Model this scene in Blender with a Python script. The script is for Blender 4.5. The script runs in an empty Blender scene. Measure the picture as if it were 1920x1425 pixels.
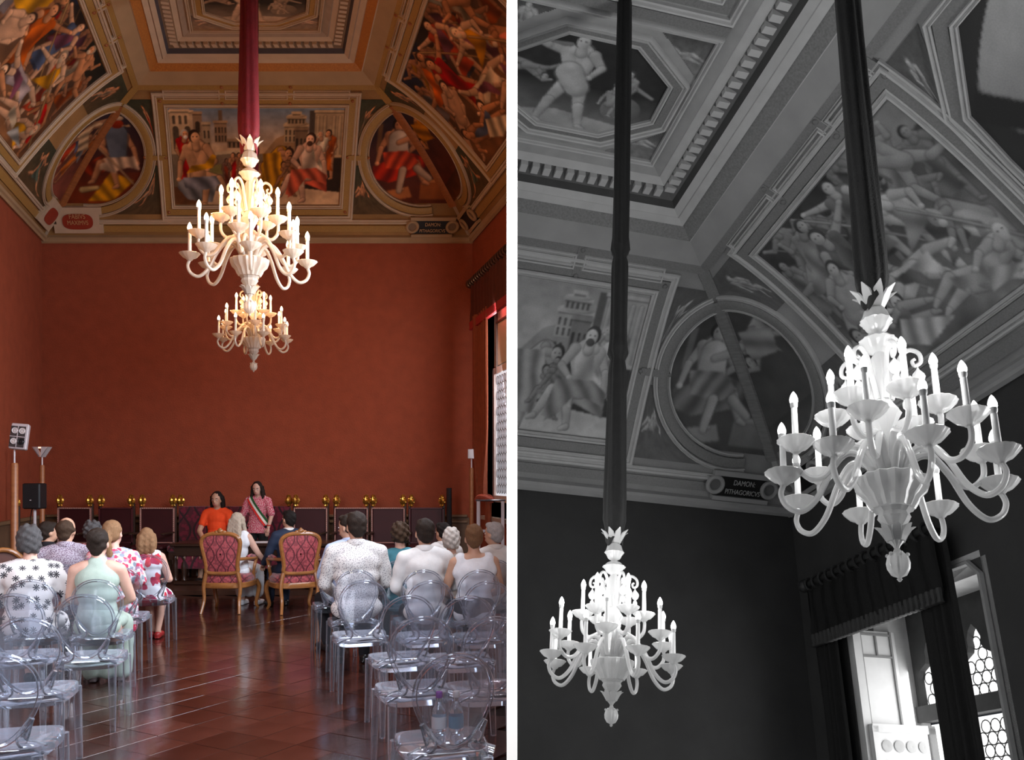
import bpy, bmesh, math, random
import numpy as np
from mathutils import Vector, Matrix, Euler
random.seed(4); RNG = np.random.default_rng(4)
SC = bpy.context.scene; COL = SC.collection
PI = math.pi
# ---------------------------------------------------------------- camera, world, lights, exposure
F = 1700.0; EYE = 1.65; VPX, HOR = 500.0, 895.0; SK = (VPX-960.0)/F
cd = bpy.data.cameras.new('camera'); cam = bpy.data.objects.new('camera', cd); COL.objects.link(cam)
cd.sensor_width = 36; cd.lens = F/1920*36; cd.shift_y = (HOR-712.5)/1920; cd.clip_start = .05
cam.location = (0, 0, EYE); cam.rotation_euler = (PI/2, 0, 0); SC.camera = cam
W = bpy.data.worlds.new('World'); SC.world = W; W.use_nodes = True
W.node_tree.nodes['Background'].inputs[0].default_value = (.62, .68, .8, 1)
W.node_tree.nodes['Background'].inputs[1].default_value = .035
SC.view_settings.view_transform = 'Standard'; SC.view_settings.look = 'None'
SC.view_settings.exposure = 0; SC.view_settings.gamma = 1; SC.view_settings.use_curve_mapping = False
SC.cycles.use_denoising = True; SC.cycles.transparent_max_bounces = 40; SC.cycles.max_bounces = 8
SC.cycles.sample_clamp_indirect = 4
def lamp(name, kind, loc, power, col, rot=None, **kw):
    l = bpy.data.lights.new(name, kind); l.energy = power; l.color = col
    for k, v in kw.items(): setattr(l, k, v)
    o = bpy.data.objects.new(name, l); COL.objects.link(o); o.location = loc
    if rot is not None: o.rotation_euler = rot
    return o
# daylight of the tall windows along the right side of the hall (nearer than the curtained one in view)
for k, y in enumerate((3.6, 6.2, 8.8)):
    lamp('window_and_fill_light', 'AREA', (-.36, y, 3.5), 180, (.80, .88, 1), (0, math.radians(68), 0), shape='RECTANGLE', size=1.4, size_y=2.4, spread=math.radians(150))   # deep reveals keep it off the end wall
lamp('window_and_fill_light', 'AREA', (-.10, 13.42, 2.85), 120, (.92, .92, 1), (0, math.radians(84), 0), shape='RECTANGLE', size=2.8, size_y=.5)   # the curtained window in view
lamp('rear_fill', 'AREA', (-2.4, -1.0, 3.4), 46, (.85, .90, 1), (math.radians(68), 0, 0), shape='RECTANGLE', size=3.0, size_y=2.0, spread=math.radians(46))   # added fill from behind the camera to brighten the right hand guests
# added spot to whiten the partition end; the hall has no such lamp
lamp('partition_fill_spot', 'SPOT', (0, 1.5, 5.0), 2600, (1, .98, .96), (math.radians(19.5), 0, 0), spot_size=math.radians(20), spot_blend=.25, shadow_soft_size=.03)

CHA, CHB = 64, 26      # power of one chandelier, colour and monochrome half
# ---------------------------------------------------------------- helpers
def tag(o, label=None, cat=None, group=None, kind=None):
    if label: o['label'] = label
    if cat: o['category'] = cat
    if group: o['group'] = group
    if kind: o['kind'] = kind
    return o
def thing(name, label, cat, loc=(0, 0, 0), rz=0, group=None, M=None, scale=1):
    o = bpy.data.objects.new(name, None); COL.objects.link(o); o.empty_display_size = .1
    if M is not None: o.matrix_world = M @ Matrix.Translation(loc) @ Matrix.Rotation(rz, 4, 'Z') @ Matrix.Diagonal((scale, scale, scale, 1))
    else:
        o.location = loc; o.rotation_euler = (0, 0, rz); o.scale = (scale,)*3
    return tag(o, label, cat, group)
def link(name, me, parent=None, mat=None):
    o = bpy.data.objects.new(name, me); COL.objects.link(o)
    if parent is not None: o.parent = parent
    if mat is not None and len(me.materials) == 0: me.materials.append(mat)
    return o
def mesh_np(name, V, Fq, mat=None, parent=None, smooth=True, vcol=None):
    me = bpy.data.meshes.new(name); V = np.asarray(V, dtype=np.float32).reshape(-1, 3)
    if isinstance(Fq, np.ndarray): Fq = Fq.tolist()
    me.from_pydata(V.tolist(), [], Fq)
    if smooth: me.polygons.foreach_set('use_smooth', [True]*len(me.polygons))
    if vcol is not None:
        a = me.color_attributes.new('Col', 'FLOAT_COLOR', 'POINT')
        d = np.ones((len(V), 4), np.float32); d[:, :3] = vcol; a.data.foreach_set('color', d.ravel())
    me.update()
    return link(name, me, parent, mat)
def rotm(rx=0, ry=0, rz=0): return Euler((rx, ry, rz)).to_matrix()
class MB:
    def __init__(s): s.v = []; s.f = []
    def add(s, V, Fs, M=None, t=None):
        b = len(s.v)
        for p in V:
            p = Vector(p)
            if M is not None: p = M @ p
            if t is not None: p = p + Vector(t)
            s.v.append(tuple(p))
        s.f += [tuple(b+i for i in f) for f in Fs]; return s
    def box(s, c, d, M=None, bev=0.0):
        x, y, z = [q/2 for q in d]
        if bev <= 0:
            V = [(-x,-y,-z),(x,-y,-z),(x,y,-z),(-x,y,-z),(-x,-y,z),(x,-y,z),(x,y,z),(-x,y,z)]
            return s.add(V, [(0,3,2,1),(4,5,6,7),(0,1,5,4),(1,2,6,5),(2,3,7,6),(3,0,4,7)], M, c)
        b = min(bev, x*.9, y*.9, z*.9); rings = []
        for zz, q in ((-z, b), (-z+b, 0), (z-b, 0), (z, b)):
            X, Y = x-q, y-q; e = b*.999 if q == 0 else b*.6
            rings.append([(-X+e,-Y,zz),(X-e,-Y,zz),(X,-Y+e,zz),(X,Y-e,zz),(X-e,Y,zz),(-X+e,Y,zz),(-X,Y-e,zz),(-X,-Y+e,zz)])
        return s.loft(rings, M, c)
    def loft(s, rings, M=None, t=None, cap=True, closed=False):
        n = len(rings[0]); V = [p for r in rings for p in r]; Fs = []
        m = len(rings)
        for k in range(m if closed else m-1):
            a = k*n; b = ((k+1) % m)*n
            for i in range(n):
                j = (i+1) % n; Fs.append((a+i, a+j, b+j, b+i))
        if cap and not closed: Fs += [tuple(range(n-1, -1, -1)), tuple(range((m-1)*n, m*n))]
        return s.add(V, Fs, M, t)
    def lathe(s, prof, n=20, M=None, t=None, rib=0, ribs=0, cap=True):
        rings = []
        for r, z in prof:
            rings.append([(r*(1+rib*math.cos(ribs*2*PI*k/n))*math.cos(2*PI*k/n), r*(1+rib*math.cos(ribs*2*PI*k/n))*math.sin(2*PI*k/n), z) for k in range(n)])
        return s.loft(rings, M, t, cap)
    def tube(s, path, rad, n=8, M=None, t=None, cap=True, closed=False, flat=1.0, up=None):
        P = [Vector(p) for p in path]; m = len(P)
        if not isinstance(rad, (list, tuple)): rad = [rad]*m
        rings = []; prev = None
        for k in range(m):
            if closed: d = P[(k+1) % m]-P[k-1]
            else: d = P[min(k+1, m-1)]-P[max(k-1, 0)]
            d.normalize()
            if prev is None:
                a = Vector(up) if up else (Vector((0,0,1)) if abs(d.z) < .9 else Vector((0,1,0)))
            else: a = prev
            a = (a-d*a.dot(d)).normalized(); b = d.cross(a); prev = a
            rings.append([tuple(P[k]+(a*math.cos(2*PI*q/n)*flat+b*math.sin(2*PI*q/n))*rad[k]) for q in range(n)])
        return s.loft(rings, M, t, cap, closed)
    def ball(s, c, r, n=12, m=8, M=None):
        rx, ry, rz = r if isinstance(r, (tuple, list)) else (r, r, r); rings = []
        for k in range(m+1):
            a = -PI/2+PI*k/m; q = max(math.cos(a), .02)
            rings.append([(rx*q*math.cos(2*PI*i/n), ry*q*math.sin(2*PI*i/n), rz*math.sin(a)) for i in range(n)])
        return s.loft(rings, M, c)
    def poly(s, pts, th, axis='y', M=None, t=None):
        """extruded outline: pts (a,b) in the plane normal to axis, thickness th"""
        n = len(pts); V = []
        for h in (-th/2, th/2):
            for a, b in pts: V.append((a, h, b) if axis == 'y' else ((a, b, h) if axis == 'z' else (h, a, b)))
        Fs = [tuple(range(n)), tuple(range(2*n-1, n-1, -1))]+[(i, i+n, (i+1) % n+n, (i+1) % n) for i in range(n)]
        return s.add(V, Fs, M, t)
    def build(s, name, mat, parent=None, smooth=True, angle=40):
        me = bpy.data.meshes.new(name); me.from_pydata(s.v, [], s.f)
        bm = bmesh.new(); bm.from_mesh(me); bmesh.ops.recalc_face_normals(bm, faces=bm.faces)
        for e in bm.edges:
            if len(e.link_faces) == 2 and e.calc_face_angle(0) > math.radians(angle): e.smooth = False
        for f in bm.faces: f.smooth = smooth
        bm.to_mesh(me); bm.free()
        return link(name, me, parent, mat)
def spline(P, n=8, closed=False):
    P = [np.array(p, float) for p in P]; m = len(P); out = []
    for k in range(m if closed else m-1):
        a, b, c, d = (P[(k-1) % m], P[k], P[(k+1) % m], P[(k+2) % m]) if closed else (P[max(k-1, 0)], P[k], P[k+1], P[min(k+2, m-1)])
        for i in range(n):
            t = i/n; out.append(tuple(.5*((2*b)+(c-a)*t+(2*a-5*b+4*c-d)*t*t+(3*b-a-3*c+d)*t**3)))
    if not closed: out.append(tuple(P[-1]))
    return out
def copy_tree(o, parent=None):
    c = o.copy(); COL.objects.link(c)
    if parent is not None: c.parent = parent
    for ch in o.children: copy_tree(ch, c)
    return c
# ---------------------------------------------------------------- materials
def lum(c): return .30*c[0]+.59*c[1]+.11*c[2]
GRAY = False
_mats = {}
def pm(name, col, rough=.55, metal=0, var=.12, scale=6, bump=0, bscale=60, spec=.4, emit=0, trans=0, stretch=(1, 1, 1), sub=None, coat=0, rnd=0):
    if GRAY: g = lum(col); g = g*1.3 if g > .15 else g; col = (g, g, g)
    key = (name, GRAY)
    if key in _mats: return _mats[key]
    m = bpy.data.materials.new(name+('_monochrome' if GRAY else '')); m.use_nodes = True; N = m.node_tree.nodes; L = m.node_tree.links
    b = N['Principled BSDF']; b.inputs['Roughness'].default_value = rough; b.inputs['Metallic'].default_value = metal
    b.inputs['Specular IOR Level'].default_value = spec; b.inputs['Coat Weight'].default_value = coat
    tc = N.new('ShaderNodeTexCoord'); mp = N.new('ShaderNodeMapping'); mp.inputs['Scale'].default_value = stretch
    L.new(tc.outputs['Object'], mp.inputs[0])
    nz = N.new('ShaderNodeTexNoise'); nz.inputs['Scale'].default_value = scale; nz.inputs['Detail'].default_value = 5
    L.new(mp.outputs[0], nz.inputs[0])
    mx = N.new('ShaderNodeMix'); mx.data_type = 'RGBA'
    c2 = sub if sub else tuple(min(1, q*(1+var*2)) for q in col); c1 = col if sub else tuple(q*(1-var*2) for q in col)
    if GRAY: c2 = (lum(c2),)*3
    mx.inputs[6].default_value = (*c1, 1); mx.inputs[7].default_value = (*c2, 1)
    L.new(nz.outputs['Fac'], mx.inputs[0]); out = mx.outputs[2]
    if rnd:
        oi = N.new('ShaderNodeObjectInfo'); hs = N.new('ShaderNodeHueSaturation'); mr = N.new('ShaderNodeMapRange')
        mr.inputs[3].default_value = 1-rnd; mr.inputs[4].default_value = 1+rnd
        L.new(oi.outputs['Random'], mr.inputs[0]); L.new(mr.outputs[0], hs.inputs['Value']); L.new(out, hs.inputs['Color']); out = hs.outputs[0]
    L.new(out, b.inputs['Base Color'])
    if bump:
        n2 = N.new('ShaderNodeTexNoise'); n2.inputs['Scale'].default_value = bscale; n2.inputs['Detail'].default_value = 3
        L.new(mp.outputs[0], n2.inputs[0]); bp = N.new('ShaderNodeBump'); bp.inputs['Strength'].default_value = bump; bp.inputs['Distance'].default_value = .02
        L.new(n2.outputs['Fac'], bp.inputs['Height']); L.new(bp.outputs[0], b.inputs['Normal'])
    if emit: b.inputs['Emission Color'].default_value = (*col, 1); b.inputs['Emission Strength'].default_value = emit; m.cycles.emission_sampling = 'NONE'
    if trans: b.inputs['Transmission Weight'].default_value = trans
    _mats[key] = m; return m
def vcm(name='fresco_paint', rough=.75, grain=.16, gscale=70):
    key = (name, 'vc')
    if key in _mats: return _mats[key]
    m = bpy.data.materials.new(name); m.use_nodes = True; N = m.node_tree.nodes; L = m.node_tree.links; b = N['Principled BSDF']
    a = N.new('ShaderNodeVertexColor'); a.layer_name = 'Col'
    nz = N.new('ShaderNodeTexNoise'); nz.inputs['Scale'].default_value = gscale; nz.inputs['Detail'].default_value = 4
    mr = N.new('ShaderNodeMapRange'); mr.inputs[3].default_value = 1-grain; mr.inputs[4].default_value = 1+grain
    tc = N.new('ShaderNodeTexCoord'); L.new(tc.outputs['Object'], nz.inputs[0]); L.new(nz.outputs['Fac'], mr.inputs[0])
    mu = N.new('ShaderNodeVectorMath'); mu.operation = 'SCALE'; L.new(a.outputs[0], mu.inputs[0]); L.new(mr.outputs[0], mu.inputs['Scale'])
    L.new(mu.outputs[0], b.inputs['Base Color']); b.inputs['Roughness'].default_value = rough; b.inputs['Specular IOR Level'].default_value = .25
    _mats[key] = m; return m
def nodes_of(name):
    m = bpy.data.materials.new(name); m.use_nodes = True
    return m, m.node_tree.nodes, m.node_tree.links
def damask(name, dark, light, k=34, rough=.5):
    """ogee lattice with small florets, woven in two tones"""
    key = (name, GRAY)
    if key in _mats: return _mats[key]
    m, N, L = nodes_of(name); b = N['Principled BSDF']; b.inputs['Roughness'].default_value = rough
    b.inputs['Sheen Weight'].default_value = .3
    tc = N.new('ShaderNodeTexCoord'); sp = N.new('ShaderNodeSeparateXYZ'); L.new(tc.outputs['Object'], sp.inputs[0])
    def mt(op, a, bb=None):
        n = N.new('ShaderNodeMath'); n.operation = op
        for i, q in enumerate((a, bb)):
            if q is None: continue
            if isinstance(q, (int, float)): n.inputs[i].default_value = q
            else: L.new(q, n.inputs[i])
        return n.outputs[0]
    z = mt('MULTIPLY', sp.outputs['Z'], k*.62); x = mt('MULTIPLY', sp.outputs['X'], k)
    og = mt('MULTIPLY', mt('SINE', z), 1.25)
    a1 = mt('ABSOLUTE', mt('SINE', mt('ADD', x, og))); a2 = mt('ABSOLUTE', mt('SINE', mt('SUBTRACT', x, og)))
    latt = mt('MINIMUM', a1, a2)
    vo = N.new('ShaderNodeTexVoronoi'); vo.inputs['Scale'].default_value = k*1.3; L.new(tc.outputs['Object'], vo.inputs[0])
    nz = N.new('ShaderNodeTexNoise'); nz.inputs['Scale'].default_value = k*1.6; L.new(tc.outputs['Object'], nz.inputs[0])
    f1 = mt('LESS_THAN', latt, .2); f2 = mt('GREATER_THAN', mt('ADD', mt('MULTIPLY', vo.outputs['Distance'], .6), mt('MULTIPLY', nz.outputs['Fac'], .6)), .62)
    fac = mt('MAXIMUM', f1, mt('MULTIPLY', f2, .55))
    mx = N.new('ShaderNodeMix'); mx.data_type = 'RGBA'; mx.inputs[6].default_value = (*light, 1); mx.inputs[7].default_value = (*dark, 1)
    L.new(fac, mx.inputs[0]); L.new(mx.outputs[2], b.inputs['Base Color']); _mats[key] = m; return m
def clear_plastic():
    if 'clear' in _mats: return _mats['clear']
    m, N, L = nodes_of('clear_polycarbonate'); N.remove(N['Principled BSDF']); o = N['Material Output']
    tr = N.new('ShaderNodeBsdfTransparent'); tr.inputs[0].default_value = (.93, .94, .965, 1)
    gl = N.new('ShaderNodeBsdfGlossy'); gl.inputs[0].default_value = (.95, .97, 1, 1); gl.inputs['Roughness'].default_value = .07
    df = N.new('ShaderNodeBsdfDiffuse'); df.inputs[0].default_value = (.62, .68, .80, 1)
    fr = N.new('ShaderNodeFresnel'); fr.inputs[0].default_value = 1.52
    lw = N.new('ShaderNodeLayerWeight'); lw.inputs[0].default_value = .35
    mr = N.new('ShaderNodeMapRange'); mr.inputs[3].default_value = .012; mr.inputs[4].default_value = .42; L.new(lw.outputs['Facing'], mr.inputs[0])
    m1 = N.new('ShaderNodeMixShader'); L.new(mr.outputs[0], m1.inputs[0]); L.new(tr.outputs[0], m1.inputs[1]); L.new(df.outputs[0], m1.inputs[2])
    m2 = N.new('ShaderNodeMixShader'); L.new(fr.outputs[0], m2.inputs[0]); L.new(m1.outputs[0], m2.inputs[1]); L.new(gl.outputs[0], m2.inputs[2])
    L.new(m2.outputs[0], o.inputs[0]); _mats['clear'] = m; return m
def milky_glass():
    key = ('milk', GRAY)
    if key in _mats: return _mats[key]
    m, N, L = nodes_of('blown_glass'+('_monochrome' if GRAY else '')); b = N['Principled BSDF']; o = N['Material Output']
    c = (.74, .74, .74) if GRAY else (.66, .56, .46)
    b.inputs['Base Color'].default_value = (*c, 1); b.inputs['Roughness'].default_value = .12
    tl = N.new('ShaderNodeBsdfTranslucent'); tl.inputs[0].default_value = (*c, 1)
    tr = N.new('ShaderNodeBsdfTransparent'); tr.inputs[0].default_value = (*c, 1)
    m0 = N.new('ShaderNodeMixShader'); m0.inputs[0].default_value = .6; L.new(tl.outputs[0], m0.inputs[1]); L.new(tr.outputs[0], m0.inputs[2])
    m1 = N.new('ShaderNodeMixShader'); m1.inputs[0].default_value = .55; L.new(b.outputs[0], m1.inputs[1]); L.new(m0.outputs[0], m1.inputs[2])
    L.new(m1.outputs[0], o.inputs[0]); _mats[key] = m; return m
def velvet(name, col, sheen=.6):
    if GRAY: col = (lum(col),)*3
    key = (name, GRAY)
    if key in _mats: return _mats[key]
    m = pm(name, col, rough=.75, var=.2, scale=14, bump=.2, bscale=90); b = m.node_tree.nodes['Principled BSDF']
    b.inputs['Sheen Weight'].default_value = sheen; b.inputs['Sheen Tint'].default_value = (*[min(1, q*3+.03) for q in col], 1); return m
# ---------------------------------------------------------------- the painter: fresco pigment computed on a small canvas
class Canvas:
    def __init__(s, asp, H=150, bg=(.3, .25, .2), seed=1):
        s.asp = asp; s.H = H; s.Wp = int(H*asp); s.y, s.x = np.mgrid[0:s.H, 0:s.Wp]
        s.x = (s.x+.5)/H; s.y = (s.y+.5)/H; s.a = np.empty((s.H, s.Wp, 3)); s.a[:] = bg; s.r = np.random.default_rng(seed); s.aa = 1.0/H
    def noise(s, n=6):
        g = s.r.random((n+2, int(n*s.asp)+3)); Y = s.y*n; X = s.x*n; i = Y.astype(int); j = X.astype(int); fy = Y-i; fx = X-j
        fy = fy*fy*(3-2*fy); fx = fx*fx*(3-2*fx)
        return (g[i, j]*(1-fx)+g[i, j+1]*fx)*(1-fy)+(g[i+1, j]*(1-fx)+g[i+1, j+1]*fx)*fy
    def put(s, m, col, k=1.0, shade=None):
        c = np.array(col)[None, None, :] if np.ndim(col) == 1 else col
        if shade is not None: c = c*shade[..., None]
        m = np.clip(m*k, 0, 1)[..., None]; s.a = s.a*(1-m)+c*m
    def grad(s, c0, c1, y0=0, y1=1):
        t = np.clip((s.y-y0)/(y1-y0), 0, 1)[..., None]; s.put(((s.y >= y0) & (s.y <= y1))*1.0, np.array(c0)*(1-t)+np.array(c1)*t)
    def mottle(s, amt=.25, n=9): s.a *= (1-amt/2+amt*s.noise(n))[..., None]; s.a *= (1-amt/3+amt*.7*s.noise(n*3))[..., None]
    def poly(s, P, col, folds=0, ang=0.0, shade=None):
        P = np.array(P, float); ins = np.zeros(s.x.shape, bool); n = len(P)
        for i in range(n):
            x0, y0 = P[i]; x1, y1 = P[(i+1) % n]
            if abs(y1-y0) < 1e-9: continue
            ins ^= ((s.y < y0) != (s.y < y1)) & (s.x < x0+(s.y-y0)*(x1-x0)/(y1-y0))
        m = ins*1.0; m = (m+np.roll(m, 1, 0)+np.roll(m, -1, 0)+np.roll(m, 1, 1)+np.roll(m, -1, 1))/5
        if folds:
            q = s.x*math.cos(ang)+s.y*math.sin(ang)+.03*s.noise(8); shade = .74+.3*np.sin(q*folds)+.16*s.noise(7)
        s.put(m, col, 1, shade)
    def ell(s, c, rx, ry, col, rot=0, sh=True):
        dx, dy = s.x-c[0], s.y-c[1]; ca, sa = math.cos(rot), math.sin(rot); u = (dx*ca+dy*sa)/rx; v = (-dx*sa+dy*ca)/ry; d = np.sqrt(u*u+v*v)
        m = np.clip((1-d)*min(rx, ry)/s.aa+.5, 0, 1); s.put(m, col, 1, (1.05-.38*np.clip(u*.6-v*.6+d*.3, -.4, 1)) if sh else None)
    def cap(s, p, q, r0, r1, col, out=.28):
        p = np.array(p); q = np.array(q); d = q-p; L = max(d@d, 1e-9); t = np.clip(((s.x-p[0])*d[0]+(s.y-p[1])*d[1])/L, 0, 1)
        ex = s.x-(p[0]+t*d[0]); ey = s.y-(p[1]+t*d[1]); r = r0+(r1-r0)*t; dist = np.sqrt(ex*ex+ey*ey)
        if out: s.put(np.clip((r*1.12+s.aa-dist)/s.aa+.2, 0, 1), np.array(col)*.3, .55)
        m = np.clip((r-dist)/s.aa+.5, 0, 1); lit = (ex*-.6+ey*.8)/np.maximum(r, 1e-6); s.put(m, col, 1, .84+.26*lit-.12*(dist/r)**2)
    def sample(s, u, v):
        """bilinear, u in 0..asp, v in 0..1"""
        X = np.clip(u*s.H-.5, 0, s.Wp-1.001); Y = np.clip(v*s.H-.5, 0, s.H-1.001); j = X.astype(int); i = Y.astype(int); fx = (X-j)[:, None]; fy = (Y-i)[:, None]
        i1 = np.minimum(i+1, s.H-1); j1 = np.minimum(j+1, s.Wp-1)
        return (s.a[i, j]*(1-fx)+s.a[i, j1]*fx)*(1-fy)+(s.a[i1, j]*(1-fx)+s.a[i1, j1]*fx)*fy
POSES = dict(
 stand=dict(hd=(.01,.43),nk=(0,.34),sL=(-.1,.31),sR=(.1,.31),eL=(-.14,.15),hL=(-.08,.02),eR=(.16,.17),hR=(.09,.08),pL=(-.055,0),pR=(.055,0),kL=(-.06,-.25),fL=(-.08,-.48),kR=(.09,-.24),fR=(.08,-.48)),
 reach=dict(hd=(-.05,.42),nk=(-.03,.34),sL=(-.13,.3),sR=(.08,.31),eL=(-.28,.33),hL=(-.42,.37),eR=(.17,.2),hR=(.1,.08),pL=(-.055,0),pR=(.055,0),kL=(-.14,-.22),fL=(-.2,-.46),kR=(.11,-.24),fR=(.17,-.46)),
 bend=dict(hd=(-.33,.2),nk=(-.26,.22),sL=(-.22,.16),sR=(-.2,.25),eL=(-.24,.02),hL=(-.3,-.12),eR=(-.3,.06),hR=(-.38,-.06),pL=(-.04,0),pR=(.05,.02),kL=(-.1,-.24),fL=(-.06,-.47),kR=(.1,-.24),fR=(.12,-.47)),
 sit=dict(hd=(-.02,.43),nk=(0,.34),sL=(-.11,.3),sR=(.11,.31),eL=(-.19,.14),hL=(-.22,-.04),eR=(.2,.16),hR=(.11,.07),pL=(-.06,0),pR=(.06,0),kL=(.1,-.06),fL=(.06,-.31),kR=(.24,-.04),fR=(.36,-.25)),
 recline=dict(hd=(-.34,.2),nk=(-.28,.14),sL=(-.29,.07),sR=(-.2,.16),eL=(-.36,-.04),hL=(-.28,-.12),eR=(-.08,.14),hR=(.02,.06),pL=(-.03,-.05),pR=(.02,.04),kL=(.2,-.02),fL=(.42,-.09),kR=(.24,.1),fR=(.46,.0)),
 fall=dict(hd=(.3,-.1),nk=(.24,-.04),sL=(.16,-.08),sR=(.24,.06),eL=(.3,-.18),hL=(.42,-.14),eR=(.36,.1),hR=(.46,.18),pL=(-.04,.02),pR=(.02,.08),kL=(-.22,-.06),fL=(-.36,-.2),kR=(-.2,.14),fR=(-.42,.12)),
 run=dict(hd=(.1,.41),nk=(.07,.33),sL=(-.03,.31),sR=(.16,.28),eL=(-.15,.22),hL=(-.22,.34),eR=(.28,.2),hR=(.4,.28),pL=(-.05,0),pR=(.05,0),kL=(-.16,-.18),fL=(-.36,-.26),kR=(.18,-.18),fR=(.16,-.43)))
SKIN = (.62, .38, .25); PALE = (.72, .55, .43)
def fig(C, x, y, h, pose, skin=SKIN, cloth=None, flip=1, hair=(.09, .05, .03), rot=0.0, beard=False, drape=None, bare=True):
    P = POSES[pose]; ca, sa = math.cos(rot), math.sin(rot)
    J = {k: (x+h*(flip*a*ca-b*sa), y+h*(flip*a*sa+b*ca)) for k, (a, b) in P.items()}
    for q in 'LR':
        C.cap(J['p'+q], J['k'+q], .06*h, .042*h, skin); C.cap(J['k'+q], J['f'+q], .045*h, .026*h, skin)
        fx = J['f'+q]; C.cap(fx, (fx[0]+.05*h*flip*ca, fx[1]-.02*h), .024*h, .016*h, skin)
    m = lambda a, b: ((J[a][0]+J[b][0])/2, (J[a][1]+J[b][1])/2)
    C.cap(J['sL'], J['eL'], .04*h, .03*h, skin); C.cap(J['eL'], J['hL'], .03*h, .02*h, skin)
    tc = skin if bare or cloth is None else cloth
    C.cap(m('sL', 'sR'), m('pL', 'pR'), .10*h, .08*h, tc); C.cap(J['sL'], m('pL', 'pR'), .052*h, .062*h, tc, 0); C.cap(J['sR'], m('pL', 'pR'), .052*h, .062*h, tc, 0)
    if bare: C.cap(m('sL', 'nk'), m('sL', 'nk'), .045*h, .045*h, np.array(skin)*1.12, 0); C.cap(m('sR', 'nk'), m('sR', 'nk'), .045*h, .045*h, np.array(skin)*1.1, 0)
    if cloth is not None:
        a, b, c, d = m('sL', 'pL'), m('sR', 'pR'), J['kR'], J['kL']
        e = (d[0]-.05*h*flip, d[1]-.1*h); g = (c[0]+.02*h*flip, c[1]-.07*h)
        C.poly([m('nk', 'sL'), a, J['pL'], d, e, g, c, J['pR'], b], cloth, 46/h*.5, rot+.5*flip)
        if drape is not None: C.poly([J['sR'], m('sL', 'sR'), a, (a[0]-.16*h*flip, a[1]-.2*h), J['pL'], J['pR'], b], drape, 50/h*.5, rot-.4)
    C.cap(J['sR'], J['eR'], .042*h, .031*h, skin); C.cap(J['eR'], J['hR'], .031*h, .02*h, skin); C.ell(J['hR'], .028*h, .022*h, skin); C.ell(J['hL'], .026*h, .022*h, skin)
    C.cap(m('sL', 'sR'), J['hd'], .04*h, .035*h, skin)
    hx, hy = J['hd']; C.ell((hx, hy+.012*h), .064*h, .078*h, hair, rot); C.ell((hx+.014*h*flip*ca, hy-.008*h), .05*h, .064*h, np.array(skin)*1.05, rot)
    for e in (-.012, .03): C.ell((hx+e*h*flip, hy+.004*h), .008*h, .007*h, (.08, .05, .04), 0, False)
    if beard: C.ell((hx+.016*h*flip, hy-.055*h), .036*h, .035*h, np.array(hair)*1.5, rot)
RED, YEL, BLU, GRN, WHT, ORG, PNK, VIO = (.5,.06,.035), (.62,.38,.09), (.16,.2,.3), (.13,.2,.11), (.68,.6,.5), (.6,.22,.05), (.68,.3,.22), (.25,.12,.17)
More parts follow.
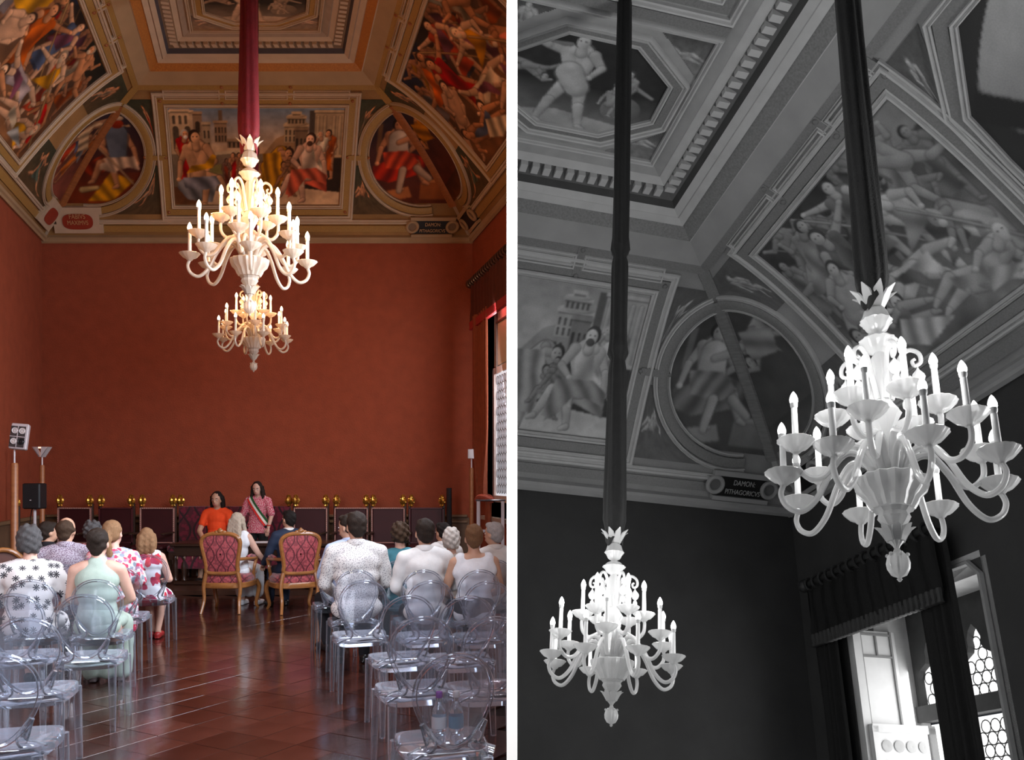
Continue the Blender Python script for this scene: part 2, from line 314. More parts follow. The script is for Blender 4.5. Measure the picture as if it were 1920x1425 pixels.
def paint_piazza():
    C = Canvas(1.757, 175, (.3, .3, .3), 2); C.grad((.66,.5,.36), (.3,.36,.44), .5, 1); C.grad((.25,.2,.15), (.32,.26,.2), 0, .5)
    st = (.6, .48, .36); sd = (.4, .3, .22)
    def block(x0, x1, y0, y1, col, arches=0, rows=1, corn=True):
        C.poly([(x0,y0),(x1,y0),(x1,y1),(x0,y1)], col)
        if corn: C.poly([(x0-.01,y1-.03),(x1+.01,y1-.03),(x1+.01,y1),(x0-.01,y1)], np.array(col)*1.25); C.poly([(x0,y1-.045),(x1,y1-.045),(x1,y1-.03),(x0,y1-.03)], np.array(col)*.55)
        for r in range(rows):
            for k in range(arches):
                cx = x0+(x1-x0)*(k+.5)/arches; w = (x1-x0)/arches*.24; yy = y0+(y1-y0-.06)*(r+.12)/rows; hh = (y1-y0)/rows*.45
                C.poly([(cx-w,yy),(cx+w,yy),(cx+w,yy+hh),(cx-w,yy+hh)], np.array(col)*.3); C.ell((cx, yy+hh), w, w, np.array(col)*.3, 0, False)
    block(.0, .24, .5, .98, st, 2, 1); block(.02, .2, .8, .99, np.array(st)*1.05, 3, 1); block(.24, .33, .5, .96, sd, 1, 2); block(.33, .41, .52, .84, np.array(st)*.75, 2, 2)
    block(.45, .58, .62, .86, np.array(sd)*1.1, 4, 2); C.poly([(.5,.86),(.54,.86),(.54,.98),(.5,.98)], np.array(sd)*.7); block(.58, .8, .56, .66, np.array(sd)*.9, 5, 1)
    C.poly([(.95,.5),(1.45,.5),(1.45,.66),(1.25,.74),(1.08,.66)], (.42,.3,.2))                      # hill with the round tower
    block(1.16, 1.4, .62, .82, np.array(st)*.85, 6, 2); C.ell((1.28,.82), .12, .03, np.array(st)*.95); block(1.19, 1.37, .82, .91, np.array(st)*.8, 5, 1); C.ell((1.28,.91), .09, .022, st); block(1.24, 1.32, .91, .96, np.array(st)*.9)
    block(1.27, 1.4, .5, .78, np.array(sd)*.75, 3, 1); C.poly([(1.41,.46),(1.48,.46),(1.48,.97),(1.41,.97)], (.16,.13,.11))
    block(1.47, 1.757, .5, .98, np.array(st)*.8)
    for x in (1.5, 1.57, 1.66, 1.72): C.cap((x, .48), (x, .9), .017, .014, np.array(st)*1.05)
    C.poly([(1.0,.46),(1.757,.44),(1.757,.49),(1.1,.52)], (.58,.46,.34)); C.poly([(.75,.1),(1.1,.5),(1.757,.46),(1.757,.1)], (.075,.05,.035)); C.poly([(.3,.36),(.75,.44),(.78,.3),(.3,.3)], (.3,.27,.14)); C.poly([(.3,.47),(.75,.52),(.75,.55),(.3,.5)], (.62,.52,.4))
    for x in (1.18, 1.22, 1.3, 1.38): C.cap((x,.5), (x,.57), .012, .008, (.12,.09,.08))
    C.poly([(0,0),(1.757,0),(1.757,.12),(.9,.2),(.6,.12),(0,.16)], (.62,.48,.36)); C.poly([(0,.0),(.25,.0),(.25,.17),(0,.17)], (.24,.13,.07))
    C.poly([(.5,.24),(1.2,.24),(1.25,.2),(.5,.2)], (.5,.4,.3)); C.poly([(.5,.16),(1.3,.16),(1.35,.12),(.5,.12)], (.55,.42,.3))
    fig(C, .14, .45, .6, 'stand', SKIN, RED, 1, (.5,.46,.42), beard=True, bare=False)
    fig(C, .69, .33, .36, 'stand', SKIN, (.62,.5,.4), 1); fig(C, .64, .33, .36, 'stand', SKIN, RED, -1); fig(C, .76, .32, .37, 'stand', SKIN, YEL, -1)
    fig(C, .56, .3, .3, 'stand', (.3,.2,.15), (.3,.1,.06), 1)
    C.poly([(.05,.24),(.42,.3),(.46,.2),(.4,.02),(.14,.05),(.04,.16)], (.34,.33,.34), 42, .6)
    fig(C, .26, .28, .92, 'sit', (.66,.44,.3), None, 1); C.poly([(.14,.3),(.42,.36),(.46,.48),(.42,.5),(.34,.4),(.2,.38)], YEL, 40, 1); C.poly([(.1,.26),(.45,.28),(.5,.2),(.34,.14),(.12,.16)], (.36,.35,.38), 46, .9)
    fig(C, .98, .36, .72, 'bend', (.58,.36,.24), YEL, -1, drape=(.52,.28,.2), bare=False); C.poly([(.94,.5),(1.12,.52),(1.17,.3),(1.1,.1),(.97,.12)], (.6,.36,.08), 60, .1)
    fig(C, 1.22, .28, .4, 'sit', (.45,.27,.17), (.4,.2,.07), -1); fig(C, 1.3, .3, .44, 'bend', (.4,.25,.16), (.3,.14,.06), 1)
    fig(C, 1.62, .5, .5, 'stand', SKIN, ORG, -1, bare=False); fig(C, 1.54, .5, .48, 'stand', (.55,.36,.26), WHT, -1, (.4,.34,.28), bare=False)
    C.poly([(1.2,.06),(1.3,.3),(1.45,.36),(1.6,.3),(1.62,.12),(1.4,.2)], (.6,.2,.14), 44, .8)
    fig(C, 1.42, .3, .82, 'sit', (.7,.5,.4), WHT, -1, drape=(.66,.54,.46), beard=True); C.poly([(1.24,.34),(1.5,.36),(1.62,.28),(1.6,.2),(1.4,.26),(1.25,.08),(1.18,.1)], (.6,.22,.15), 52, .5)
    C.mottle(.3); return C
def paint_battle(seed, warm):
    C = Canvas(1.28, 165, (.12, .08, .06), seed); r = C.r; C.grad((.3,.18,.11), (.06,.05,.05), 0, 1); C.mottle(.6, 5)
    C.poly([(0,.82),(.35,.76),(.42,1),(0,1)], (.3,.3,.28) if not warm else (.05,.05,.04)); C.poly([(.8,1),(1.28,1),(1.28,.8),(1,.78)], (.05,.06,.1))
    cl = [RED, ORG, YEL, WHT, (.45,.4,.42), VIO, (.5,.14,.08), BLU, PNK]
    for k in range(15):                                             # crowd at the back, heads and shoulders only
        x = .35+.06*k+.02*r.random(); y = .72+.16*r.random(); C.cap((x,y-.1), (x,y-.03), .045, .035, np.array(cl[k % 9])*.5); C.ell((x,y), .024, .03, (.4,.26,.18)); C.ell((x,y+.014), .025, .02, (.08,.05,.04))
    for k in range(7): fig(C, .1+.19*k, .62+.1*(k % 3), .5, ['reach','run','stand','bend'][k % 4], (.42,.26,.18), np.array(cl[(k*2+1) % 9])*.55, 1 if k % 2 else -1, (.06,.04,.03), .2-.1*(k % 4))
    for k in range(12): C.cap((.4+.06*k, .62+.3*r.random()), (.52+.06*k, .7+.3*r.random()), .006, .004, (.28,.2,.13), 0)
    spec = [(.2,.74,.7,'run',1,-.3),(.62,.68,.74,'reach',-1,.15),(1.06,.7,.72,'run',-1,.35),(.36,.46,.78,'reach',-1,-.35),(.84,.5,.86,'reach',1,-.3),(1.12,.36,.8,'stand',1,.5),
            (.12,.3,.72,'bend',-1,.1),(.62,.3,.8,'fall',1,.2),(.98,.16,.78,'recline',-1,-.1),(.34,.12,.78,'recline',1,.12)]
    for k, (x, y, h, po, fl, ro) in enumerate(spec):
        sk = [(.62,.38,.25),(.7,.5,.38),(.5,.3,.19),(.74,.56,.44)][k % 4]; c = cl[(k*4+seed) % 9] if k % 5 else None
        h *= .84; fig(C, x, y, h, po, sk, c, fl, (.1,.06,.04) if k % 3 else (.4,.34,.28), ro, k % 3 == 0, cl[(k*3+2) % 9] if k % 2 else None, k % 3 != 1)
        if k in (1, 6, 10): C.cap((x-.5*fl*.6, y+.3), (x+.2*fl, y-.3), .007, .006, (.5,.36,.22), .2)
    C.poly([(.62,.06),(.9,.2),(1.0,.1),(.86,.02)], WHT, 60, .6); C.poly([(.1,.05),(.3,.14),(.36,.04)], (.5,.5,.5), 60, 1)
    C.mottle(.4, 7); return C
def paint_tondo(which):
    C = Canvas(1.0, 130, (.05, .04, .045), 7+which); C.grad((.2,.07,.035), (.06,.06,.09), 0, 1)
    if which == 0:        # helmeted man seated with a lance (beside the left corner)
        C.grad((.3,.1,.05), (.2,.07,.04), 0, .3); C.poly([(.35,.02),(.62,.3),(.85,.22),(.6,.02)], YEL, 46, .7); C.poly([(.3,.34),(.6,.5),(.7,.36),(.42,.26)], (.4,.1,.05), 40, .6)
        fig(C, .72, .42, .82, 'sit', SKIN, (.62,.5,.4), -1, (.2,.05,.03), beard=True); C.cap((.72,.69), (.71,.48), .11, .085, (.27,.3,.36)); C.ell((.735,.80), .07, .05, (.4,.1,.05)); C.ell((.74,.865), .07, .028, (.66,.55,.45)); C.poly([(.78,.78),(.87,.765),(.86,.79)], (.6,.45,.3))
        C.poly([(.56,.44),(.88,.46),(.92,.32),(.8,.35),(.64,.3)], (.66,.52,.42), 60, .2); C.cap((.48,.6), (.86,.16), .009, .008, (.55,.4,.28)); C.cap((.3,.13), (.46,.15), .026, .018, (.6,.48,.3))
    elif which == 1:      # two bending figures (the other half of that roundel)
        C.grad((.34,.16,.13), (.2,.1,.08), 0, .4); fig(C, .82, .66, .6, 'bend', (.55,.36,.25), (.62,.5,.38), 1, (.5,.42,.34)); fig(C, .82, .42, .62, 'bend', (.6,.38,.26), (.5,.13,.08), 1, drape=(.2,.22,.32)); fig(C, .6, .36, .6, 'stand', (.5,.3,.2), (.55,.25,.1), 1, drape=(.3,.3,.32), bare=False)
        C.poly([(.5,.5),(.85,.62),(.9,.5),(.66,.4)], (.6,.48,.36), 50, .7)
    elif which == 2:      # seated man with crossed arm, white tunic over red cloth (right roundel; u grows away from the corner)
        C.poly([(.86,.5),(.91,.5),(.91,.8),(.86,.8)], (.25,.16,.1)); C.poly([(0,.04),(.42,.04),(.42,.2),(0,.2)], (.36,.17,.08)); C.poly([(0,.2),(.42,.2),(.4,.23),(.05,.23)], (.55,.3,.16)); C.poly([(.5,.06),(.85,.0),(.85,.1),(.55,.16)], (.5,.26,.14))
        C.poly([(.92,.36),(.6,.5),(.34,.44),(.45,.28),(.75,.2),(.92,.24)], (.55,.1,.06), 44, .5)
        fig(C, .7, .42, .86, 'sit', (.64,.38,.25), None, -1, (.07,.04,.03)); C.cap((.7,.64), (.68,.46), .088, .105, (.64,.56,.5)); C.poly([(.84,.5),(.6,.52),(.46,.4),(.56,.32),(.8,.34)], (.6,.16,.1), 60, .4); C.cap((.58,.65), (.69,.6), .03, .025, (.66,.4,.27)); C.cap((.62,.32), (.64,.12), .035, .026, (.6,.48,.4)); C.cap((.48,.34), (.34,.24), .034, .024, (.6,.48,.4))
    else:                 # robed figure flying down
        fig(C, .8, .62, .72, 'fall', (.58,.36,.22), (.5,.27,.07), -1, drape=(.42,.22,.06), bare=False); C.poly([(.95,.62),(.7,.75),(.6,.55),(.84,.48)], (.5,.28,.07), 44, .9); C.grad((.25,.12,.06), (.12,.06,.04), 0, .15)
    C.mottle(.35, 6); return C
def paint_putto(k):
    C = Canvas(1.0, 70, (.16, .13, .08), 30+k); C.grad((.2,.15,.1), (.12,.13,.1), 0, 1)
    po = ['recline', 'stand', 'sit', 'run'][k % 4]; fig(C, .5+(.05 if k % 2 else -.05), .45, .8, po, (.72,.46,.32), [None, RED, (.5,.42,.34), (.2,.25,.22)][k % 4], 1 if k % 2 else -1, (.4,.2,.08)); C.mottle(.3); return C
def paint_octagon():
    C = Canvas(1.3, 140, (.035, .035, .035), 50); C.grad((.26,.24,.22), (.03,.03,.03), 0, .5); C.poly([(.05,.1),(.5,.2),(1.2,.12),(1.1,0),(.2,0)], (.45,.4,.36))
    C.ell((1.0,.32), .16, .14, (.22,.2,.18)); C.cap((.3,.84), (.5,.87), .03, .02, (.34,.3,.27)); C.cap((.95,.62), (1.2,.5), .022, .012, (.36,.33,.3))
    fig(C, .18, .56, .5, 'fall', (.36,.3,.26), None, 1); fig(C, .56, .5, .98, 'reach', (.68,.58,.5), None, 1, (.04,.03,.03)); C.cap((.5,.6), (.6,.46), .1, .09, (.62,.54,.47))
    fig(C, .97, .48, .5, 'stand', (.42,.36,.31), (.3,.27,.24), -1); fig(C, .9, .36, .4, 'sit', (.5,.44,.38), None, 1)
    C.mottle(.4, 6); return C
def paint_small(k):
    C = Canvas(1.0, 60, (.15, .13, .12), 70+k); C.grad((.3,.26,.22), (.1,.09,.1), 0, 1); fig(C, .5, .5, .9, ['recline', 'fall', 'recline', 'sit'][k % 4], (.66,.52,.44), (.4,.34,.32), 1 if k % 2 else -1); C.mottle(.4); return C
def paint_vessel():
    C = Canvas(2.6, 130, (.05, .045, .04), 90); C.ell((1.78,.62), .72, .46, (.50,.46,.42)); C.mottle(.2, 5); C.ell((1.95,.62), .11, .12, (.2,.17,.15)); C.ell((1.93,.64), .08, .09, (.6,.55,.5)); C.ell((1.92,.64), .03, .05, (.1,.08,.07)); C.cap((2.0,.74), (2.12,.6), .03, .02, (.5,.46,.42))
    C.poly([(2.6,.62),(2.28,.3),(2.2,.4),(2.5,.74)], (.04,.035,.03)); C.poly([(2.3,.34),(2.0,.16),(1.94,.24),(2.24,.42)], (.05,.04,.035)); fig(C, 2.25, .12, .5, 'recline', (.42,.36,.3), (.1,.08,.07), -1); C.poly([(2.6,.0),(2.2,.0),(2.3,.12),(2.6,.2)], (.34,.3,.27)); fig(C, 1.0, .4, .7, 'stand', (.42,.36,.3), (.2,.18,.15), -1); return C
# ---------------------------------------------------------------- the hall: one shell, built for the wide view and for the view under the vault
D, XL, XR = 15.786, -3.909, 3.584; CX = (XL+XR)/2; FLOOR = -EYE
_C3 = np.polyfit([0, .369, 1.568, 1.906], [4.114, 4.58, 5.787, 6.001], 3); COVE = 1.906
zc = lambda i: np.polyval(_C3, i); dzc = lambda i: np.polyval(np.polyder(_C3), i)
def _rod(w):
    w = np.array(w); t = np.linalg.norm(w); k = w/t; K = np.array([[0,-k[2],k[1]],[k[2],0,-k[0]],[-k[1],k[0],0]]); return np.eye(3)+math.sin(t)*K+(1-math.cos(t))*K@K
RB = _rod([-0.3790117792663766, 0.059963101112907057, 0.23853999924709798]); TB = np.array([3.6326171084785432, -5.665477720026099, 1.7765046348007436]); SB = 1.2
CB = -RB.T@TB
MB_WORLD = Matrix([[*(SB*RB[0]), SB*TB[0]], [*(SB*RB[1]), SB*TB[1]], [*(SB*RB[2]), SB*TB[2]+EYE], [0, 0, 0, 1]])
class Room:
    def __init__(s, k): s.k = k
    def w(s, P):
        P = np.asarray(P, float).reshape(-1, 3)
        if s.k == 'A': return np.stack([P[:, 0]+SK*P[:, 1], P[:, 1], P[:, 2]+EYE], 1)
        return (P@RB.T+TB)*SB+[0, 0, EYE]
    def ray(s, u, v):
        if s.k == 'A': return np.zeros(3), np.array([(u-VPX)/F, 1, (HOR-v)/F])
        return CB, RB.T@np.array([(u-960)/F, 1, (HOR-v)/F])
    def plane(s, u, v, ax, val):
        o, d = s.ray(u, v); return o+(val-o[ax])/d[ax]*d
A, B = Room('A'), Room('B')
def cove(side, S, I, off=0.0):
    S = np.asarray(S, float); I = np.asarray(I, float); g = dzc(np.clip(I, 0, COVE)); n = np.sqrt(1+g*g); Z = zc(I)-off/n; I2 = I+off*g/n
    if side == 'b': return np.stack([S, D-I2, Z], -1)
    if side == 'r': return np.stack([XR-I2, S, Z], -1)
    return np.stack([XL+I2, S, Z], -1)
_LI = np.linspace(-.02, COVE, 400)
def hitA(side, u, v):
    """where the sight line of the wide view meets the cove -> (s, inset)"""
    if side == 'b': f = zc(_LI)/(D-_LI)-(HOR-v)/F
    elif side == 'r': f = zc(_LI)-(XR-_LI)*(HOR-v)/(u-VPX)
    else: f = zc(_LI)-(XL+_LI)*(HOR-v)/(u-VPX)
    i = float(np.interp(0, f, _LI)) if f[-1] > f[0] else float(np.interp(0, -f, _LI))
    return ((u-VPX)/F*(D-i), i) if side == 'b' else ((XR-i if side == 'r' else XL+i)*F/(u-VPX), i)
def groin_s(side, i): return {'bl': XL+i, 'br': XR-i, 'l': D-i, 'r': D-i}[side]
def c_(room, col): return (lum(col),)*3 if room.k == 'B' else col
def sheet(room, name, side, s0f, s1f, i0, i1, ns, ni, canvas, off, parent, label=None, flip=False, tint=1.0, corner=None):
    """painted sheet lying on the cove: rows run from s0f(i) to s1f(i)"""
    I = np.linspace(i0, i1, ni); P = []; U = []; Vv = []
    for i in I:
        a, b = s0f(i), s1f(i); t = np.linspace(0, 1, ns); P.append(cove(side, a+(b-a)*t, np.full(ns, i), off)); U.append(t); Vv.append(np.full(ns, (i-i0)/(i1-i0)))
    P = np.concatenate(P); U = np.concatenate(U); Vv = np.concatenate(Vv)
    if corner is not None: U = np.clip((np.abs((P[:, 0] if side == 'b' else P[:, 1])-corner)-.33)/1.62, 0, 1)
    col = canvas.sample((1-U if flip else U)*canvas.asp, Vv)*tint
    if room.k == 'A': col = 1.08*np.clip(col, 0, 1)**1.55; col = np.clip(col.mean(1, keepdims=True)+(col-col.mean(1, keepdims=True))*1.12, 0, 1)*np.array([1.04, .95, .82])
    if room.k == 'B': col = np.repeat((col@np.array([.3, .59, .11]))[:, None], 3, 1)
    idx = np.arange(ns*ni).reshape(ni, ns); Fq = np.stack([idx[:-1, :-1], idx[:-1, 1:], idx[1:, 1:], idx[1:, :-1]], -1).reshape(-1, 4)
    o = mesh_np(name, room.w(P), Fq, vcm(), parent, True, np.clip(col, 0, 1))
    if label: o['label'] = label
    return o
def strip(room, name, pts, prof, mat, parent, closed=False, world=False):
    """moulding run along a path on the cove; prof = (across, height) pairs in metres"""
    P, Nn = [], []
    for q in pts:
        if world: p, n = np.array(q[:3], float), np.array(q[3:6], float)
        else:
            side, s, i = q; p = cove(side, s, i); n = cove(side, s, i, .02)-p
        P.append(p); Nn.append(n/np.linalg.norm(n))
    P = np.array(P); Nn = np.array(Nn); m = len(P); V = []
    for k in range(m):
        a = P[k]-P[k-1] if (closed or k > 0) else P[1]-P[0]; b = P[(k+1) % m]-P[k] if (closed or k < m-1) else P[-1]-P[-2]
        a = a/np.linalg.norm(a); b = b/np.linalg.norm(b); t = a+b; t /= max(np.linalg.norm(t), 1e-6); w = np.cross(Nn[k], t); w /= np.linalg.norm(w)
        sc = 1/max(.45, math.sqrt(max((1+a@b)/2, 0)))
        for x, h in prof: V.append(P[k]+w*x*sc+Nn[k]*h)
    n = len(prof); Fs = []
    for k in range(m if closed else m-1):
        a, b = k*n, ((k+1) % m)*n
        for j in range(n-1): Fs.append((a+j, b+j, b+j+1, a+j+1))
    if not closed: Fs += [tuple(range(n)), tuple(range((m-1)*n, m*n))[::-1]]
    mb = MB(); mb.v = [tuple(p) for p in room.w(V)]; mb.f = Fs
    return mb.build(name, mat, parent, True, 35)
def flatp(w, h): return [(-w/2, 0), (-w/2, h), (w/2, h), (w/2, 0)]
def roundp(w, h): return [(-w/2, 0), (-w/2, h*.7), (-w*.3, h), (-w*.08, h*.9), (w*.05, h*.45), (w*.2, h*.5), (w*.34, h*.85), (w/2, h*.7), (w/2, 0)]
def dense(pts, closed=False, step=.12):
    out = []; m = len(pts)
    for k in range(m if closed else m-1):
        a, b = pts[k], pts[(k+1) % m]; n = max(1, int(math.hypot(b[1]-a[1], (b[2]-a[2])*1.35)/step))
        for j in range(n): out.append((a[0], a[1]+(b[1]-a[1])*j/n, a[2]+(b[2]-a[2])*j/n))
    if not closed: out.append(pts[-1])
    return out
def pxp(side, P): return [(side, *hitA(side, u, v)) for u, v in P]
def mirror(pts): return [({'b': 'b', 'l': 'r', 'r': 'l'}[q[0]], 2*CX-q[1] if q[0] == 'b' else q[1], q[2]) for q in pts]
def build_hall(room):
    global GRAY
    k = room.k; GRAY = k == 'B'
    tail = 'of the colour view' if k == 'A' else 'of the monochrome view'
    cream = pm('cream_plaster', (.38, .25, .135), .7, var=.10, scale=3, bump=.1); white = pm('pale_stucco', (.53, .40, .28), .65, var=.08, scale=5, bump=.08)
    gold = pm('gilded_meander', (.22, .11, .03), .45, var=.3, scale=60, sub=(.46, .27, .075), spec=.5); orange = pm('orange_gilt_frieze', (.26, .07, .02), .5, scale=45, sub=(.62, .26, .05))
    blue = pm('blue_frieze', (.075, .07, .085), .7); stone = pm('grey_stucco', (.36, .27, .20), .7, var=.1); dark = pm('recess_brown', (.2, .13, .08), .8); wood = pm('corner_beam', (.30, .10, .03), .5, var=.2, scale=8, stretch=(1, 1, 6))
    yn = 2.0 if k == 'A' else 6.2
    ceil = tag(bpy.data.objects.new('ceiling', None), ('coved ceiling with painted scenes, gilt mouldings and dentils ' if k == 'A' else 'grey coved ceiling with painted scenes and dentils ')+tail, None, None, 'structure'); COL.objects.link(ceil)
    # cove ground
    gc = Canvas(2.2, 60, (.40, .29, .18), 5); gc.mottle(.25, 8)
    sides = ['b', 'r'] + (['l'] if k == 'A' else [])
    for sd in sides:
        if sd == 'b': sheet(room, 'cove_plaster', 'b', lambda i: XL+i, lambda i: XR-i, 0, COVE, 120, 40, gc, 0, ceil)
        else: sheet(room, 'cove_plaster', sd, lambda i: yn, lambda i: D-i, 0, COVE, 140, 40, gc, 0, ceil)
    # main scene on the end wall
    a, b = hitA('b', 322, 383), hitA('b', 640, 202); s0, i0, s1, i1 = a[0]*(1), a[1], b[0], b[1]
    s0 = -1.55; s1 = 2*CX+1.55 if False else 2*CX-s0
    sheet(room, 'fresco', 'b', lambda i: s0, lambda i: s1, i0, i1, 240, 150, PIAZZA, .012, ceil, 'painted scene of robed men before a town with a round tower')
    def rect(o): return dense([('b', s0-o, i0-o*.75), ('b', s1+o, i0-o*.75), ('b', s1+o, i1+o), ('b', s0-o, i1+o)], True)
    strip(room, 'inner_moulding', rect(.035), roundp(.06, .05), white, ceil, True); strip(room, 'gilt_band', rect(.11), flatp(.1, .03), gold, ceil, True); strip(room, 'outer_moulding', rect(.20), roundp(.08, .055), white, ceil, True)
    for q in ((-1, -1), (1, -1), (1, 1), (-1, 1)):
        pass
    def boss(side, s, i, r=.028):
        p = cove(side, s, i, .03); mb = MB(); Pn = room.w([p])[0]; mb.ball((0, 0, 0), (r*(SB if k == 'B' else 1))); o = mb.build('boss', wood, ceil); o.location = Pn; return o
    for xx in (s0-.11, s1+.11):
        for ii in (i0-.08, i1+.11): boss('b', xx, ii)
    # framed strips above and below the scene
    iT = hitA('b', 480, 176)[1]; iG = hitA('b', 480, 161)[1]; iB = hitA('b', 480, 400)[1]; iL = hitA('b', 480, 428)[1]
    tagx = [s0+.86, s1-.86]; xs = [s0-.1]+tagx+[s1+.1]
    for j in range(3):
        x0, x1 = xs[j]+.06, xs[j+1]-.06
        strip(room, 'panel_moulding', dense([('b', x0, iT-.05), ('b', x1, iT-.05), ('b', x1, iT+.06), ('b', x0, iT+.06)], True), roundp(.045, .05), white, ceil, True)
    for x in tagx:
        strip(room, 'gilt_tag', dense([('b', x, iT-.12), ('b', x, iG+.03)]), flatp(.09, .035), gold, ceil); boss('b', x, iG); boss('b', x, iT-.12)
    strip(room, 'gilt_band', dense([('b', XL+iG-.0, iG), ('b', XR-iG, iG)]), flatp(.105, .03), gold, ceil)
    strip(room, 'gilt_band', dense([('b', XL+iL+.55, iL), ('b', XR-iL-.62, iL)]), flatp(.11, .025), gold, ceil)
    iW = hitA('b', 480, 415)[1]
    strip(room, 'long_moulding', dense([('b', XL+iW+.62, iW), ('b', XR-iW-.7, iW)]), roundp(.075, .05), white, ceil)
    strip(room, 'wall_cornice', dense([('b', XL, .03), ('b', XR, .03)]), [(-.07, -.02), (-.07, .05), (-.03, .07), (.0, .05), (.04, .06), (.06, 0)], cream, ceil)
    for sd in sides[1:]:
        strip(room, 'wall_cornice', dense([(sd, D, .03), (sd, yn, .03)], step=.6), [(-.07, -.02), (-.07, .05), (-.03, .07), (.0, .05), (.04, .06), (.06, 0)], cream, ceil)
        strip(room, 'gilt_band', dense([(sd, D-iG, iG), (sd, yn, iG)], step=.6), flatp(.105, .03), gold, ceil); strip(room, 'gilt_band', dense([(sd, D-iL-.5, iL), (sd, yn, iL)], step=.6), flatp(.11, .025), gold, ceil)
        strip(room, 'long_moulding', dense([(sd, D-iW-.62, iW), (sd, yn, iW)], step=.6), roundp(.075, .05), white, ceil)
    # roundels folded over the corners, with the corner beam
    def ring(i, r=1.0):
        v = HOR-F*float(zc(i))/(D-i); q = max(0, 1-((v-291)/(97*r))**2); u = 175+99*r*math.sqrt(q); return (u-VPX)/F*(D-i)-XL
    ib, it = hitA('b', 107, 384)[1]+.02, hitA('b', 215, 196)[1]-.02
    for e, sd in ((-1, 'l'), (1, 'r')):
        if sd not in sides: continue
        cs = [TONDO[0], TONDO[1]] if e < 0 else [TONDO[2], TONDO[3]]
        txt = ('helmeted soldier seated with a lance', 'stooping robed figures') if e < 0 else ('seated man in white tunic over red drapery', 'robed figure swooping down')
        if e < 0: sheet(room, 'roundel_half', 'b', lambda i: XL+i, lambda i: XL+ring(i), ib, it, 60, 100, cs[0], .012, ceil, 'painted roundel half with '+txt[0], corner=XL if e < 0 else XR)
        else: sheet(room, 'roundel_half', 'b', lambda i: XR-ring(i), lambda i: XR-i, ib, it, 60, 100, cs[0], .012, ceil, 'painted roundel half with '+txt[0], corner=XL if e < 0 else XR)
        sheet(room, 'roundel_half', sd, lambda i: D-ring(i), lambda i: D-i, ib, it, 60, 100, cs[1], .012, ceil, 'painted roundel half with '+txt[1], corner=D)
        ang = [(-1.15+j*2.32/26) for j in range(27)]
        th = np.linspace(-PI*.56, PI*.62, 34); rp = []
        for t in th:
            u, v = 175+106*math.cos(t), 291-103*math.sin(t); s, i = hitA('b', u, v)
            if s-XL >= i-.01 and .2 < i < COVE: rp.append((s-XL, i))
        bk = [('b', XL+d if e < 0 else XR-d, i) for d, i in rp]; sk = [(sd, D-d, i) for d, i in rp]
        for P in (bk, sk):
            strip(room, 'roundel_rim', P, [(-.055, 0), (-.055, .045), (-.035, .055), (.03, .05), (.055, .045), (.055, 0)], gold, ceil)
            def shift(P, dd): 
                c0 = P[len(P)//2]; out = []
                for q in P:
                    base = (XL if e < 0 else XR) if q[0] == 'b' else D; dd2 = abs(q[1]-base); cxx, cii = 1.02, .86
                    a, b2 = dd2-cxx, q[2]-cii; n = math.hypot(a, b2*1.3) or 1; a2, b3 = a*(1+dd/n), b2*(1+dd/n); d3 = max(cxx+a2, cii+b3+.005)
                    sg = 1 if (q[0] == 'b' and e < 0) else -1; out.append((q[0], base+sg*d3, max(.16, min(COVE-.02, cii+b3))))
                return out
            strip(room, 'rim_moulding', shift(P, -.075), roundp(.04, .05), white, ceil); strip(room, 'rim_moulding', shift(P, .08), roundp(.05, .05), white, ceil)
        gi = np.linspace(ib-.02, it+.02, 14); gp = []
        for i in gi:
            x = XL+i if e < 0 else XR-i; p = np.array([x, D-i, float(zc(i))]); n = np.array([-e*.5, -.5, -.75]); n /= np.linalg.norm(n); gp.append((*p, *n))
        strip(room, 'corner_beam', gp, [(-.075, -.05), (-.075, .05), (-.05, .07), (.05, .07), (.075, .05), (.075, -.05)], wood, ceil, False, True)
        gi = np.linspace(it+.02, COVE, 5); gp = []
        for i in gi:
            x = XL+i if e < 0 else XR-i; gp.append((x, D-i, float(zc(i)), -e*.5, -.5, -.8))
        strip(room, 'corner_band', gp, [(-.06, -.05), (-.06, .04), (.06, .04), (.06, -.05)], gold, ceil, False, True)
        gp = [((XL+i if e < 0 else XR-i), D-i, float(zc(i)), -e*.5, -.5, -.6) for i in np.linspace(0, ib, 4)]
        strip(room, 'corner_fillet', gp, [(-.05, -.05), (-.05, .02), (.05, .02), (.05, -.05)], stone, ceil, False, True)
        # bridging tag to the main frame
        xx = s0-.2 if e < 0 else s1+.2; im = hitA('b', 480, 294)[1]; x2 = xx-.02; x3 = xx+e*.24
        strip(room, 'gilt_tag', [('b', xx-e*.1, im), ('b', x3-e*.02, im)], flatp(.08, .05), gold, ceil); boss('b', xx-e*.1, im); boss('b', x3, im)
        # putti in the spandrels
        def tri(name, sdd, s_a, s_b, i_a, i_b, kk, fl=False): sheet(room, 'putto_panel', sdd, s_a, s_b, i_a, i_b, 34, 34, PUTTI[kk], .008, ceil, None, fl)
        gx = lambda i: max(ring(i, 1.17), i+.02)
        edge = (s0-.25) if e < 0 else (s1+.25)
        if e < 0:
            tri('', 'b', lambda i: min(XL+gx(i), edge-.02), lambda i: edge, im+.1, iT-.08, 1); tri('', 'b', lambda i: min(XL+gx(i), edge-.02), lambda i: edge, iW+.08, im-.1, 2)
        else:
            tri('', 'b', lambda i: edge, lambda i: max(XR-gx(i), edge+.02), im+.1, iT-.08, 3); tri('', 'b', lambda i: edge, lambda i: max(XR-gx(i), edge+.02), iW+.08, im-.1, 0)
        # the long scene on the side cove and its frames
        yf, yb, ic, idn = 13.28, (11.2 if k == 'B' else 10.0), .36, 1.6
        if e < 0: yf = 13.0
